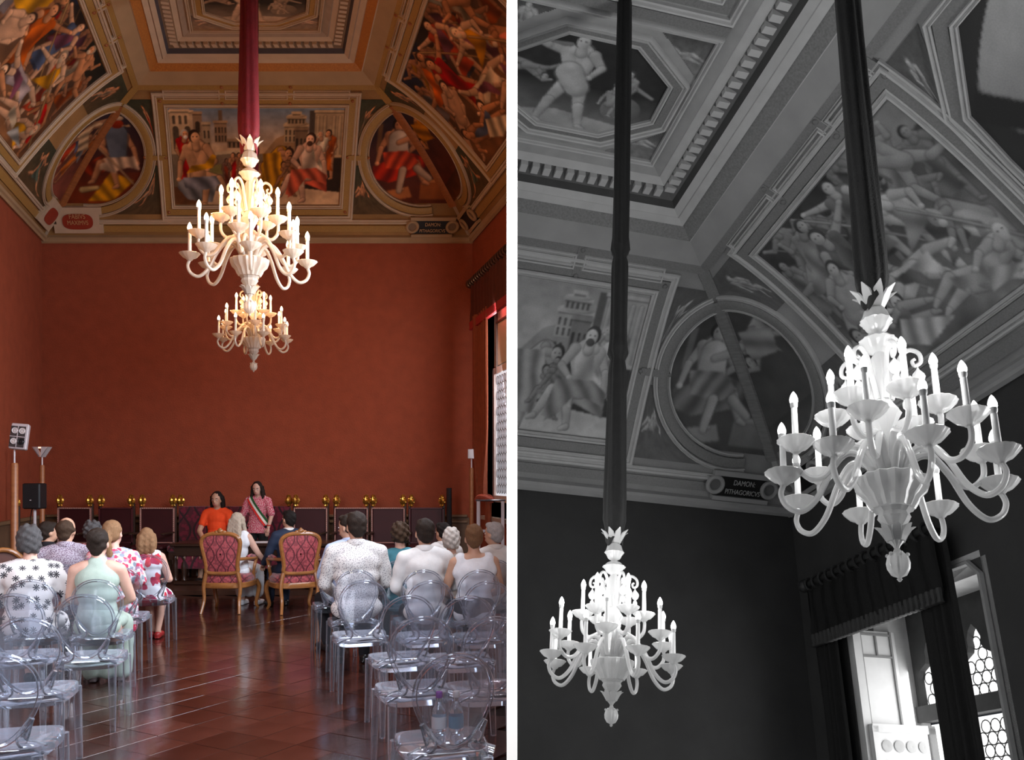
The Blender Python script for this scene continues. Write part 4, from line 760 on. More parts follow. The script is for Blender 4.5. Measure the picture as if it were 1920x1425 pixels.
def build_window(room, wy0, wy1, zt, zb_, dep):
    global GRAY
    GRAY = k = room.k == 'B'; tail = 'of the monochrome view' if k else 'of the colour view'
    fr = pm('window_frame_paint', (.52, .44, .36) if not k else (.5, .5, .5), .55, var=.06); wd = pm('dark_window_wood', (.10, .05, .03), .5, var=.2); glz = bottle_mat(k, 1.15 if k else .7)
    rev = pm('reveal_plaster', (.60, .30, .12) if not k else (.42, .42, .42), .8)
    win = tag(bpy.data.objects.new('window_1' if not k else 'window_2', None), 'deep window '+tail+' with leaded bottle glass', None, None, 'structure'); COL.objects.link(win)
    def P(mb, nm, mat, par=win): return in_room(mb, room).build(nm, mat, par, False)
    xg = XR+dep
    mb = MB(); mb.box((XR+dep/2+.01, wy1+.03, (zt+zb_)/2), (dep, .06, zt-zb_)); P(mb, 'reveal', rev); mb = MB(); mb.box((XR+dep/2, wy0-.03, (zt+zb_)/2), (dep, .06, zt-zb_)); P(mb, 'reveal', rev)
    mb = MB(); mb.box((XR+dep/2, (wy0+wy1)/2, zt+.03), (dep, wy1-wy0, .06)); P(mb, 'soffit', rev); mb = MB(); mb.box((XR+dep/2, (wy0+wy1)/2, zb_-.03), (dep+.2, wy1-wy0, .06)); P(mb, 'sill', fr)
    zc_ = 1.70 if k else 1.9
    # two pointed lights over a cross bar, clear casements below
    n = 3; wl = .635 if k else (wy1-wy0)/n; ws = wy1-n*wl
    mb = MB(); mb.box((xg, (wy0+wy1)/2, zc_), (.16, wy1-wy0, .16)); P(mb, 'cross_bar', wd)
    for j in range(n):
        yc = ws+wl*(j+.5); hw = wl*.41
        o2 = [(hw, zc_+.08), (hw, zc_+.36), (hw*.85, zc_+.44), (hw*.42, zc_+.50), (hw*.34, zc_+.56), (hw*.37, zc_+.62), (hw*.22, zc_+.70), (0, zc_+.76)]
        out = [(yc+a, b) for a, b in o2]+[(yc-a, b) for a, b in o2[-2::-1]]
        P(MB().poly(out, .02, 'x', t=(xg+.05, 0, 0)), 'glass_light', glz)
        # dark tracery board around it
        hi = [(yc+wl/2, zc_), (yc+wl/2, zt), (yc, zt)]; lo = [(yc, zt), (yc-wl/2, zt), (yc-wl/2, zc_)]
        P(MB().poly([(yc+a, b) for a, b in o2]+[(yc, zt), (yc+wl/2, zt), (yc+wl/2, zc_+.08)], .08, 'x', t=(xg, 0, 0)), 'tracery_board', wd); P(MB().poly([(yc-a, b) for a, b in o2]+[(yc, zt), (yc-wl/2, zt), (yc-wl/2, zc_+.08)], .08, 'x', t=(xg, 0, 0)), 'tracery_board', wd)
        P(MB().box((xg+.06, yc, (zc_-.1+zb_)/2), (.02, wl*.86, zc_-.1-zb_)), 'glass_light', glz)
        for e in (-1, 1): P(MB().box((xg, yc+e*wl*.47, (zc_+zb_)/2), (.09, wl*.07, zc_-zb_)), 'casement_stile', fr)
        # leaded roundels on the upper light and, far side, below
        rr = .062; mbr = MB(); mbr.tube([(0, rr*math.cos(a), rr*math.sin(a)) for a in np.linspace(0, 2*PI, 13)[:-1]], .006, 4, closed=True); in_room(mbr, Room0(room)); ro = mbr.build('lead_roundel', wd, win); rme = ro.data; bpy.data.objects.remove(ro)
        for r in range(14 if (k and j == 1) else 7):
            for c in range(5):
                y = yc-hw+.07+c*.125+(.0625 if r % 2 else 0); z = (zc_+.14+r*.112) if r < 7 else (zc_-.2-(r-7)*.112)
                ok = abs(y-yc) < hw-.05 and (z < zc_+.42 or (abs(y-yc) < hw*.3 and z < zc_+.7))
                if not ok: continue
                o = bpy.data.objects.new('lead_roundel', rme); COL.objects.link(o); o.parent = win; o.location = room.w([(xg+.035, y, z)])[0]
    GRAY = False; return win, fr, wd, glz
class Room0:
    def __init__(s, r): s.r = r
    def w(s, P): return s.r.w(P)-s.r.w([(0, 0, 0)])
winA, frA, wdA, glA = build_window(A, 12.4, 14.75, 2.9, -.62, .45)
winB, frB, wdB, glB = build_window(B, 12.92, 15.0, 2.75, -1.2, .8)
o = lamp('window_and_fill_light', 'AREA', (0, 0, 0), 75, (1, 1, 1), shape='RECTANGLE', size=1.9*SB, size_y=2.4*SB)   # day coming in through the monochrome window
o.matrix_world = Matrix.Translation(B.w([(XR+.7, 13.96, 1.2)])[0]) @ MB_WORLD.to_3x3().normalized().to_4x4() @ Matrix.Rotation(PI/2, 4, 'Y')
def open_leaf(room, win, fr, wd, glz, plane_y, x0, x1, z0, z1, seg):
    """shutter and casement leaf standing open in the reveal (a thin box with its own frame and roundels)"""
    pass
# far reveal of the monochrome window: panelled shutter above, leaded casement leaf below
GRAY = True; pale = pm('shutter_paint', (.56, .56, .56), .6, var=.05); line = pm('shutter_groove', (.2, .2, .2), .6); GRAY = False
sh = thing('window_shutter', 'pale panelled shutter of the monochrome view folded into the window reveal', 'shutter')
in_room(MB().box((XR+.32, 14.96, 2.04), (.44, .05, 1.0)), B).build('board', pale, sh, False)
for c, d in (((XR+.12, 14.925, 2.04), (.02, .02, 1.0)), ((XR+.48, 14.925, 2.04), (.02, .02, 1.0)), ((XR+.3, 14.925, 2.27), (.36, .02, .02)), ((XR+.3, 14.925, 2.5), (.36, .02, .02)), ((XR+.3, 14.925, 2.385), (.018, .02, .21))):
    in_room(MB().box(c, d), B).build('groove', line, sh, False)
lf = thing('casement_leaf', 'open casement leaf of the monochrome view with rows of bottle glass', 'window leaf')
in_room(MB().box((XR+.42, 14.86, .4), (.62, .03, 2.2)), B).build('pane', pm('bottle_pane_grey', (.62, .62, .62), .3), lf, False)
for c, d in (((XR+.09, 14.85, .4), (.07, .06, 2.3)), ((XR+.75, 14.85, .4), (.07, .06, 2.3)), ((XR+.42, 14.85, 1.53), (.72, .06, .08))): in_room(MB().box(c, d), B).build('leaf_frame', frB, lf, False)
rdm = None
for r in range(5):
    for c in range(4):
        mb = MB(); mb.lathe([(.055, 0), (.06, .006), (.03, .01), (.0, .006)], 12, rotm(PI/2, 0, 0), (XR+.21+c*.14+(.07 if r % 2 else 0)*0, 14.84, 1.36-r*.2)); in_room(mb, B).build('bottle_roundel', pm('bottle_roundel_grey', (.36, .36, .36), .2), lf)
o = lamp('window_and_fill_light', 'AREA', (0, 0, 0), 280, (1, 1, 1), shape='RECTANGLE', size=2.6*SB, size_y=1.4*SB)   # added fill for the vault, where a next window would stand outside the frame
o.matrix_world = Matrix.Translation(B.w([(XR-.15, 8.6, 1.3)])[0]) @ MB_WORLD.to_3x3().normalized().to_4x4() @ Matrix.Rotation(PI/2, 4, 'Y')
# light edging of the monochrome window opening, with its cut corner
mb = MB(); mb.tube([(XR-.02, 13.45, 2.74), (XR-.02, 13.05, 2.73), (XR-.02, 12.93, 2.60), (XR-.02, 12.93, -1.2)], .03, 6); in_room(mb, B).build('opening_trim', pm('trim_grey', (.30, .30, .30), .6), winB, False)
in_room(MB().poly([(13.1, 2.76), (12.9, 2.76), (12.9, 2.55)], .06, 'x', t=(XR+.03, 0, 0)), B).build('corner_fill', pm('trim_dark', (.05, .05, .05), .7), winB, False)
in_room(MB().box((XR+.05, 14.93, 1.0), (.09, .1, 3.2)), B).build('jamb_post', frB, winB, False)
# colour view: leaf, shutter
sh = thing('window_shutter', 'cream panelled shutter of the colour view above the bottle glass leaf', 'shutter')
cp_ = pm('shutter_cream', (.62, .55, .42), .6, var=.05)
in_room(MB().box((XR+.0, 13.6, 2.2), (.05, 1.14, .95)), A).build('board', cp_, sh, False)
for c, d in (((XR-.035, 13.98, 2.1), (.03, .035, 1.0)), ((XR-.035, 13.6, 2.38), (.03, .74, .03)), ((XR-.035, 13.3, 2.1), (.03, .035, 1.0))): in_room(MB().box(c, d), A).build('groove', wdA, sh, False)
lf = thing('casement_leaf', 'pale framed casement leaf of the colour view filled with bottle glass roundels', 'window leaf')
pgl = bottle_mat(False, .7)
in_room(MB().box((XR, 13.6, .65), (.02, 1.06, 1.9)), A).build('pane', pgl, lf, False)
for c, d in (((XR-.01, 14.17, .65), (.06, .10, 2.04)), ((XR-.01, 13.6, 1.65), (.06, 1.2, .10)), ((XR-.01, 13.6, -.33), (.06, 1.2, .10))): in_room(MB().box(c, d), A).build('leaf_frame', pm('leaf_frame_pale', (.70, .58, .52), .5), lf, False)
mb = MB(); mb.lathe([(.056, 0), (.062, .008), (.03, .004), (.0, .014)], 12, rotm(0, -PI/2, 0)); in_room(mb, Room0(A)); rd = mb.build('bottle_roundel', pm('bottle_roundel_glass', (.42, .47, .53), .12, emit=.42), lf); rme = rd.data; bpy.data.objects.remove(rd)  # roundel emission stands in for daylight behind the glass
mb = MB(); mb.tube([(0, .066*math.cos(a), .066*math.sin(a)) for a in np.linspace(0, 2*PI, 13)[:-1]], .006, 4, closed=True); in_room(mb, Room0(A)); rd = mb.build('lead_ring', wdA, lf); lme = rd.data; bpy.data.objects.remove(rd)
for r in range(15):
    for c in range(5):
        y = 14.02-c*.135-(.067 if r % 2 else 0); p = A.w([(XR-.015, y, 1.5-r*.12)])[0]
        for me in (rme, lme): o = bpy.data.objects.new(me.name.split('.')[0], me); COL.objects.link(o); o.parent = lf; o.location = p
# pelmets, rods, curtains
def curtains(room, yfar, ynear, zr, zp, far, near, ztie, lab):
    global GRAY
    GRAY = k = room.k == 'B'; vel = velvet('curtain_velvet', (.085, .016, .009) if not k else (.006, .006, .006), .5 if not k else .1); fri = pm('fringe_red', (.34, .02, .02), .7) if not k else pm('fringe_grey', (.05, .05, .05), .7); rodm = pm('rod_dark', (.06, .03, .02), .35, var=.2, scale=30); rng = pm('ring_wood', (.07, .03, .02), .3); GRAY = False
    x = XR-.2
    t = thing('curtain_rod', 'dark turned curtain rod with rings '+lab, 'curtain rod')
    mb = MB(); mb.tube([(x, yfar, zr), (x, ynear, zr)], .035, 10); in_room(mb, room).build('rod', rodm, t); mb = MB(); mb.ball((x, yfar+.05, zr), .075, 12, 8); in_room(mb, room).build('finial', rng, t)
    m0 = MB(); m0.tube([(.062*math.cos(a), 0, .062*math.sin(a)) for a in np.linspace(0, 2*PI, 13)[:-1]], .016, 6, closed=True); in_room(m0, Room0(room)); ro = m0.build('ring', rng, t); me = ro.data; bpy.data.objects.remove(ro)
    nr = int((yfar-ynear)/.13)
    for j in range(nr): o = bpy.data.objects.new('ring', me); COL.objects.link(o); o.parent = t; o.location = room.w([(x, yfar-.06-j*.13, zr-.01)])[0]
    for q in (yfar-.1, ynear+.1): in_room(MB().box((x+.1, q, zr), (.2, .04, .04)), room).build('bracket', rodm, t, False)
    t = thing('pelmet', 'pleated dark velvet pelmet with fringe '+lab, 'pelmet')
    in_room(wavy(((x, yfar), (x, ynear)), zp, zr-.03, .03, (yfar-ynear)*5, 90), room).build('valance', vel, t, True, 180); in_room(wavy(((x, yfar+.0), (XR-.01, yfar)), zp, zr-.03, .01, 2, 12), room).build('valance_return', vel, t, True, 180)
    nf = int((yfar-ynear)/.075); f0 = MB(); f0.lathe([(.03, 0), (.034, -.03), (.026, -.09), (.036, -.13), (.01, -.14)], 8); in_room(f0, Room0(room)); fo = f0.build('tassel', fri, t); fme = fo.data; bpy.data.objects.remove(fo)
    for j in range(nf): o = bpy.data.objects.new('tassel', fme); COL.objects.link(o); o.parent = t; o.location = room.w([(x, yfar-.03-j*.075, zp+.04)])[0]
    return vel, x
velA, xA = curtains(A, 15.04, 12.6, 3.22, 2.53, None, None, None, 'over the window of the colour view')
t = thing('curtain', 'rust red velvet curtain of the colour view, gathered by a tieback above a side table', 'curtain')
gath = lambda u, v: (.5+(u-.5)*(1-.55*math.exp(-((v-.97)/.22)**2))+.10*v*v, .05*math.sin(PI*u))
in_room(wavy(((xA-.04, 14.74), (xA-.02, 13.86)), -.33, 2.62, .045, 5, 60, gath, m=50), A).build('drape', velvet('curtain_rust', (.26, .062, .026), .6), t, True, 180)
in_room(wavy(((xA+.06, 14.3), (xA+.06, 13.9)), -.95, -.33, .05, 3, 30, lambda u, v: (.5+(u-.5)*(.45+.5*v)-.2*v, 0), m=16), A).build('drape_tail', velvet('curtain_rust', (.26, .062, .026), .6), t, True, 180)
mb = MB(); mb.tube([(xA+.03+.1*math.cos(a), 14.22+.22*math.sin(a), -.33+.03*math.sin(2*a)) for a in np.linspace(0, 2*PI, 17)[:-1]], .045, 8, closed=True); in_room(mb, A).build('tieback', velvet('tieback_velvet', (.34, .07, .04)), t)
velB, xB = curtains(B, 15.3, 13.2, 3.1, 2.5, None, None, None, 'over the window of the monochrome view')
t = thing('curtain', 'black curtain of the monochrome view at the far left side of the window', 'curtain')
in_room(wavy(((xB+.06, 15.36), (xB+.06, 14.94)), -1.4, 2.5, .04, 4, 40), B).build('drape', velB, t, True, 180)
t = thing('curtain', 'black curtain of the monochrome view hanging across the near half of the window', 'curtain')
in_room(wavy(((xB+.06, 13.62), (xB+.06, 13.12)), -1.4, 3.05, .04, 4, 40), B).build('drape', velB, t, True, 180)
# ---------------------------------------------------------------- floor, dais, dado
def wA(u, v, Y): return ((u-960)/F*Y, Y, EYE+(HOR-v)/F*Y)      # a point seen at (u, v) standing at depth Y
def fA(u, Y): return ((u-960)/F*Y, Y, 0.0)
fl = tag(MB().box((-2.4, 8.2, -.16), (10.8, 15.6, .28)).build('floor', pm('floor_bed', (.02, .011, .009), .6), None, False), 'polished dark terracotta tile floor laid diagonally', None, None, 'structure')
def tile_mat():
    m = pm('waxed_terracotta', (.043, .0135, .009), .17, var=.45, scale=2.4, bump=.12, bscale=7, spec=.5, rnd=.35, coat=.35); m.node_tree.nodes['Principled BSDF'].inputs['Coat Roughness'].default_value = .12; return m
TM = tile_mat(); ts = .30; a0 = math.radians(45)+ANG; ca, sa = math.cos(a0), math.sin(a0); cand = []
for i in range(-60, 61):
    for j in range(-60, 61):
        x, y = (i*ca-j*sa)*ts-2.2, (i*sa+j*ca)*ts+8.0
        if not (4.9 < y < 12.62 and x < .2): continue
        u = 960+x/y*F
        if u < -420 or u > 955: continue
        cand.append((y, x))
cand.sort(); g = .0035
base = MB().box((0, 0, 0), (ts-g, ts-g, .02), bev=.0007).build('tile', TM, fl, False); tme = base.data; bpy.data.objects.remove(base)
vis = [c for c in cand if 240 < 960+c[1]/c[0]*F < 720 or c[0] < 7]
near = vis[:300]; rest = [c for c in cand if c not in set(near)]
for y, x in near:
    o = bpy.data.objects.new('tile', tme); COL.objects.link(o); o.parent = fl; o.location = (x, y, -.010+random.uniform(-.0012, .0012)); o.rotation_euler = (random.uniform(-.0012, .0012), random.uniform(-.0012, .0012), a0)
mb = MB()
for y, x in rest: mb.box((x, y, -.010), (ts-g, ts-g, .02), rotm(random.uniform(-.0012, .0012), random.uniform(-.0012, .0012), a0))
tag(mb.build('floor_tiles', TM, fl, False), 'farther terracotta tiles', None, None, 'stuff')
DZ = .06
o = tag(MB().poly([(A.w([(XL, 12.7, 0)])[0][0], 12.7), (A.w([(XR, 12.7, 0)])[0][0], 12.7), (A.w([(XR, D, 0)])[0][0], D), (A.w([(XL, D, 0)])[0][0], D)], DZ, 'z', t=(0, 0, DZ/2)).build('floor_dais', pm('dais_wood', (.06, .028, .018), .3, var=.3, scale=4), None, False), 'low dark dais under the long table', None, None, 'structure')
# dado rail along the end wall and left wall
bs = pm('painted_dado', (.16, .09, .05), .6, var=.15); bl = pm('dado_rail', (.24, .15, .08), .5)
t = tag(MB().poly([tuple(A.w([(XL+.02, D-.03, 0)])[0][:2]), tuple(A.w([(XR-.02, D-.03, 0)])[0][:2]), tuple(A.w([(XR-.02, D, 0)])[0][:2]), tuple(A.w([(XL+.02, D, 0)])[0][:2])], .9, 'z', t=(0, 0, .5)).build('baseboard_back', bs, None, False), 'painted dado of the colour view behind the high backed seats', None, None, 'structure')
for zz, d in ((.98, .06), (.88, .035)): MB().box((A.w([(CX, D-.05, 0)])[0][0], D-.05, zz), (7.3, d, .05), bev=.012).build('dado_moulding', bl, t)
pL = [A.w([(XL+.02, y, 0)])[0] for y in (2, D-.04)]
t = tag(MB().poly([tuple(pL[0][:2]), (pL[0][0]+.03, pL[0][1]), (pL[1][0]+.03, pL[1][1]), tuple(pL[1][:2])], .9, 'z', t=(0, 0, .5)).build('baseboard_left', bs, None, False), 'painted dado along the left wall of the colour view', None, None, 'structure')
MB().poly([tuple(pL[0][:2]), (pL[0][0]+.07, pL[0][1]), (pL[1][0]+.07, pL[1][1]), tuple(pL[1][:2])], .05, 'z', t=(0, 0, .98)).build('dado_moulding', bl, t)
# ---------------------------------------------------------------- clear chairs
CP = clear_plastic()
def ghost():
    t = thing('clear_chair', 'x', 'chair', (0, 0, 0), ANG)
    # back: oval shell with a rolled rim, leaning back a little
    def bp(a, k=1.0): x = .168*math.cos(a)*k*(1+.27*math.sin(a)*(1 if math.sin(a) < 0 else .6)); zz = .69+.205*math.sin(a)*k; return (x, -.19-.16*(zz-.46)+.05*(abs(x)/.185)**2*.8, zz)
    n = 40; V = []; Fs = []
    for q in (-.006, .006):
        for j in range(7):
            for i in range(n): p = bp(2*PI*i/n, max(.02, j/6*.97)); V.append((p[0], p[1]+q, p[2]))
    for h in range(2):
        for j in range(6):
            for i in range(n): a = h*7*n+j*n+i; b = h*7*n+j*n+(i+1) % n; Fs.append((a, b, b+n, a+n))
    for i in range(n): a = 6*n+i; b = 6*n+(i+1) % n; Fs.append((a, b, b+7*n, a+7*n))
    mb = MB(); mb.add(V, Fs); bk = mb.build('backrest', CP, t)
    mb = MB(); mb.tube([bp(2*PI*i/48) for i in range(48)], .0115, 8, closed=True); mb.build('rim', CP, bk)
    for e in (-1, 1):
        pts = spline([(e*.140, -.205, .60), (e*.105, -.195, .53), (e*.095, -.17, .485), (e*.14, -.165, .468), (e*.185, -.185, .455)], 5)
        mb = MB(); mb.tube(pts, [.012, .014, .017, .021, .025, .027, .028, .027, .026, .025, .024]+[.023]*(len(pts)-11), 10); mb.build('back_support', CP, t)
    # seat: soft trapezoid with a hollow and an apron
    def outl(k, z): 
        o = []
        for i in range(40):
            a = 2*PI*i/40; cx = math.copysign(abs(math.cos(a))**.42, math.cos(a)); cy = math.copysign(abs(math.sin(a))**.42, math.sin(a)); w = .195+.022*cy; o.append((cx*w*k, cy*.205*k, z))
        return o
    mb = MB(); mb.loft([outl(.97, .405), outl(1.0, .41), outl(1.01, .45), outl(.985, .464), outl(.93, .466), outl(.7, .456), outl(.3, .452), outl(.02, .452)]); mb.build('seat', CP, t)
    for sx in (-1, 1):
        for sy in (-1, 1):
            mb = MB(); x0, y0 = sx*(.172+.016*sy), sy*.178; rings = []
            for f in (0, .35, .8, 1):
                z = .43*(1-f); r = .025-.008*f; x = x0+sx*.012*f; y = y0+sy*.03*f*(1.3 if sy < 0 else .5); rings.append([(x-r, y-r*.5, z), (x-r*.5, y-r, z), (x+r*.5, y-r, z), (x+r, y-r*.5, z), (x+r, y+r*.5, z), (x+r*.5, y+r, z), (x-r*.5, y+r, z), (x-r, y+r*.5, z)])
            mb.loft(rings[::-1]); mb.build('leg', CP, t)
    return t
gh0 = ghost(); gh_used = [False]; RA = Matrix.Rotation(ANG, 3, 'Z')
def place_chair(u, vt, label, group, jig=0.0):
    Yb = F*.755/(vt-HOR); p = Vector(((u-960)/F*Yb, Yb, 0))+RA @ Vector((0, .245, 0)); o = gh0 if not gh_used[0] else copy_tree(gh0); gh_used[0] = True
    o.location = p; o.rotation_euler = (0, 0, ANG+jig); o['label'] = label; o['group'] = group; return p
EM, OC_ = 'empty clear plastic chairs', 'clear plastic chairs with guests on them'
for a in [(682, 1089, 'empty clear plastic chair right behind the man in the dotted white shirt', EM), (808, 1090, 'empty clear plastic chair right behind the man in the plain white shirt', EM), (918, 1091, 'empty clear plastic chair right behind the white sleeveless top', EM, -.03),
          (764, 1118, 'empty clear plastic chair beside the aisle, third row from the back on the right', EM, .05), (880, 1119, 'empty clear plastic chair by the partition, third row from the back on the right', EM, -.02),
          (790, 1158, 'empty clear plastic chair beside the aisle, second row from the back on the right', EM, .04), (929, 1158, 'empty clear plastic chair cut off by the partition, second right hand row', EM),
          (852, 1228, 'nearest clear plastic chair on the right, with two water bottles on it', EM, .03),
          (25, 1115, 'empty clear plastic chair at the left edge, behind the leaf print blouse', EM), (159, 1116, 'empty clear plastic chair beside the aisle, right behind the woman in the sage green dress', EM, -.02),
          (44, 1160, 'empty clear plastic chair in the second row from the back on the left', EM, .03), (-12, 1226, 'nearest clear plastic chair at the lower left corner of the colour view', EM)]: place_chair(*a)
PC = {}
for key, u, vt, who in [('R1', 668, 1070, 'man in the dotted white shirt'), ('R3', 795, 1070, 'man in the plain white shirt'), ('R6', 900, 1070, 'short haired woman in the white sleeveless top'), ('R0', 632, 1050, 'man in the light blue shirt'), ('R2', 748, 1052, 'curly haired guest in the teal top'), ('R5', 846, 1053, 'white haired woman in lace'), ('R7', 928, 1051, 'grey haired man at the right picture edge'), ('R4', 830, 1032, 'dark haired guest in front of the white haired woman'),
                        ('G1', 56, 1088, 'woman in the leaf print blouse'), ('G5', 180, 1088, 'woman in the sage green dress'), ('G2', 118, 1060, 'balding man in the speckled shirt'), ('G6', 222, 1064, 'blonde woman in the floral dress'), ('G3', 80, 1040, 'dark haired guest at the left, beyond the balding man'), ('G4', 172, 1040, 'grey brown haired guest in the red print'), ('G7', 279, 1042, 'woman in the white dress with red flowers')]:
    PC[key] = place_chair(u, vt, 'clear plastic chair under the '+who, OC_)
# two water bottles on the nearest right chair
Y4 = F*.755/(1228-HOR); c4 = Vector(((852-960)/F*Y4, Y4, 0))+RA @ Vector((0, .245, 0))
bot = pm('bottle_plastic', (.75, .85, .95), .08, var=.02, trans=.9)
def bottle(dx, dy, cap_, lab, wrap):
    t = thing('water_bottle', lab, 'bottle', (c4.x+dx, c4.y+dy, .466))
    MB().lathe([(.028,.0),(.033,.01),(.033,.05),(.029,.058),(.033,.066),(.033,.13),(.030,.15),(.018,.18),(.012,.195),(.012,.215)], 20).build('body', bot, t)
    MB().lathe([(.0335,.072),(.0337,.074),(.0337,.122),(.0335,.124)], 20, cap=False).build('wrapper', wrap, t)
    MB().lathe([(.0145,.205),(.0155,.207),(.0155,.228),(.013,.232)], 16).build('cap', cap_, t)
bottle(-.015, -.06, pm('cap_purple', (.22, .05, .35), .4), 'water bottle with purple cap on the nearest right hand chair', pm('wrapper_pale', (.7, .76, .82), .4))
bottle(.06, -.05, pm('cap_white', (.75, .8, .85), .4), 'water bottle with white cap and blue label on the nearest right hand chair', pm('wrapper_blue', (.12, .32, .5), .4))
# ---------------------------------------------------------------- high backed seats along the end wall
def seat_thing(u0, u1, kind, label, Y=15.3, rz=0, at=None, fin=True):
    w = (u1-u0)/F*Y; x = (((u0+u1)/2)-960)/F*Y; t = thing('throne', label, 'seat', at or (x, Y, DZ), rz, 'high backed seats along the end wall')
    red = pm('seat_leather_dark', (.045, .006, .008), .5, var=.2, scale=3); frm = {'pink': pm('seat_stud_frame', (.42, .20, .17), .4, var=.1), 'dark': pm('seat_frame_dark', (.09, .02, .025), .45)}[kind]
    wd = pm('seat_walnut', (.045, .02, .012), .45, var=.2); gl = pm('gilded_carving', (.62, .36, .07), .28, .9, var=.2, scale=30)
    z0, z1 = .49, 1.07
    MB().box((0, 0, (z0+z1)/2), (w*.94, .05, z1-z0), bev=.015).build('back_panel', red, t)
    mb = MB()
    for e in (-1, 1): mb.box((e*w*.485, -.02, (z0+z1)/2), (w*.035, .05, z1-z0+.02))
    mb.box((0, -.02, z1), (w, .05, w*.035)); mb.box((0, -.02, z0), (w, .05, w*.035)); mb.build('back_frame', frm, t, False)
    if kind == 'pink':
        mb = MB(); n = 18
        for j in range(n):
            mb.ball((-w/2+w*(j+.5)/n, -.048, z1), .008, 5, 4)
            for e in (-1, 1): mb.ball((e*w*.485, -.048, z0+(z1-z0)*(j+.5)/n), .008, 5, 4)
        tag(mb.build('studs', pm('stud_pale', (.7, .5, .42), .4), t), None, None, None, 'stuff')
    for e in (-1, 1):
        MB().box((e*w*.5, .015, .6), (.05, .05, 1.1), bev=.01).build('post', wd, t)
        if fin:
            mb = MB(); mb.lathe([(.025,1.10),(.036,1.115),(.03,1.13),(.05,1.165),(.058,1.2),(.045,1.24),(.03,1.262),(.036,1.28),(.012,1.30)], 14, rib=.16, ribs=7, t=(e*w*.45, -.01, 0))
            for a in range(5): mb.ball((e*w*.45+.045*math.cos(a*1.3), -.01+.045*math.sin(a*1.3), 1.17+.02*a), .02, 6, 5)
            mb.build('gilt_finial', gl, t)
    MB().box((0, -.27, .44), (w*.92, .5, .09), bev=.03).build('seat_cushion', red, t); MB().box((0, -.26, .37), (w*.96, .5, .06)).build('seat_rail', wd, t, False)
    for e in (-1, 1):
        for y in (-.48, 0): MB().lathe([(.02,0),(.03,.03),(.022,.08),(.032,.2),(.024,.3),(.03,.36)], 10, t=(e*w*.43, y, 0)).build('leg', wd, t)
        MB().box((e*w*.46, -.25, .66), (.05, .5, .035), bev=.01).build('armrest', wd, t)
    return t
for a in [(110, 172, 'pink', 'dark red high backed seat at the left end of the row, behind the loudspeaker'), (187, 250, 'dark', 'high backed seat with tall gilt finials, second from the left along the end wall'), (264, 328, 'pink', 'dark red high backed seat just left of the wide damask seat'),
          (552, 614, 'pink', 'dark red high backed seat with studded frame, right behind the groom'), (628, 690, 'pink', 'dark red high backed seat behind the man in the dotted white shirt'), (697, 759, 'pink', 'dark red high backed seat behind the curly haired guest in teal'), (768, 832, 'dark', 'dim high backed seat at the right end of the row, in the shadow')]: seat_thing(*a)
pS = A.w([(XL+.5, 14.1, 0)])[0]
seat_thing(0, 58, 'dark', 'dark red seat with gilt finials standing sideways by the left wall', 14.1, ANG+math.radians(-62), (wA(24, 0, 14.1)[0], 14.1, DZ))
# wide damask seat behind the officiants
dm_ = damask('damask_crimson', (.018, .002, .005), (.16, .005, .026), 11); Yb = 15.35; w = (545-336)/F*Yb
t = thing('damask_bench', 'wide crimson damask bench with gilt finials behind the two women', 'bench', ((440.5-960)/F*Yb, Yb, DZ))
MB().box((0, 0, .77), (w, .06, .66), bev=.012).build('backrest', dm_, t); MB().box((0, -.3, .42), (w, .55, .12), bev=.03).build('seat_pad', dm_, t); MB().box((0, -.28, .3), (w*.98, .5, .12)).build('seat_rail', pm('seat_walnut', (.045, .02, .012)), t, False)
for e in (-1, 0, 1):
    MB().box((e*w*.48, .05, .55), (.05, .05, 1.08)).build('post', pm('seat_walnut', (.045, .02, .012)), t, False)
    for y in (-.5, 0): MB().lathe([(.02,0),(.03,.03),(.022,.1),(.03,.24)], 10, t=(e*w*.46, y, 0)).build('leg', pm('seat_walnut', (.045, .02, .012)), t)
for e in (-1, 1):
    mb = MB(); mb.lathe([(.025,1.10),(.036,1.115),(.03,1.13),(.055,1.165),(.062,1.2),(.045,1.24),(.03,1.262),(.036,1.28),(.012,1.30)], 14, rib=.16, ribs=7, t=(e*w*.485, -.01, 0)); mb.build('gilt_finial', pm('gilded_carving', (.62, .36, .07)), t)
# long table
YT = 13.3; zT = EYE+(HOR-1019)/F*YT; xl, xr = (318-960)/F*YT, (640-960)/F*YT; wt = pm('table_walnut', (.03, .013, .008), .3, var=.25, scale=5, stretch=(1, 4, 4), coat=.2)
t = thing('council_table', 'long dark carved table between the officiant and the couple', 'table', ((xl+xr)/2, YT+.38, DZ)); L_ = xr-xl; H_ = zT-DZ
MB().box((0, 0, H_-.025), (L_, .80, .05), bev=.012).build('tabletop', wt, t); MB().box((0, 0, H_-.12), (L_*.96, .68, .13)).build('apron', wt, t, False)
dp = MB().lathe([(.002,-.05),(.008,-.04),(.012,-.025),(.006,-.01),(.01,0)], 8).build('drop_bead', pm('bead_pale', (.25, .14, .09), .35), t); dme = dp.data; bpy.data.objects.remove(dp)
for j in range(22): o = bpy.data.objects.new('drop_bead', dme); COL.objects.link(o); o.parent = t; o.location = (-L_*.46+L_*.92*j/21, -.345, H_-.19)
for x in (-.48, -.43, -.14, .14, .43, .48):
    for y in (-.28, .28): MB().lathe([(.03,.05),(.042,.07),(.03,.1),(.04,.2),(.048,.28),(.03,.36),(.04,.4),(.03,.43),(.036,H_-.18)], 12, t=(x*L_, y, 0)).build('leg', wt, t)
for y in (-.28, .28): MB().box((0, y, .03), (L_*.98, .09, .06), bev=.012).build('foot_rail', wt, t)
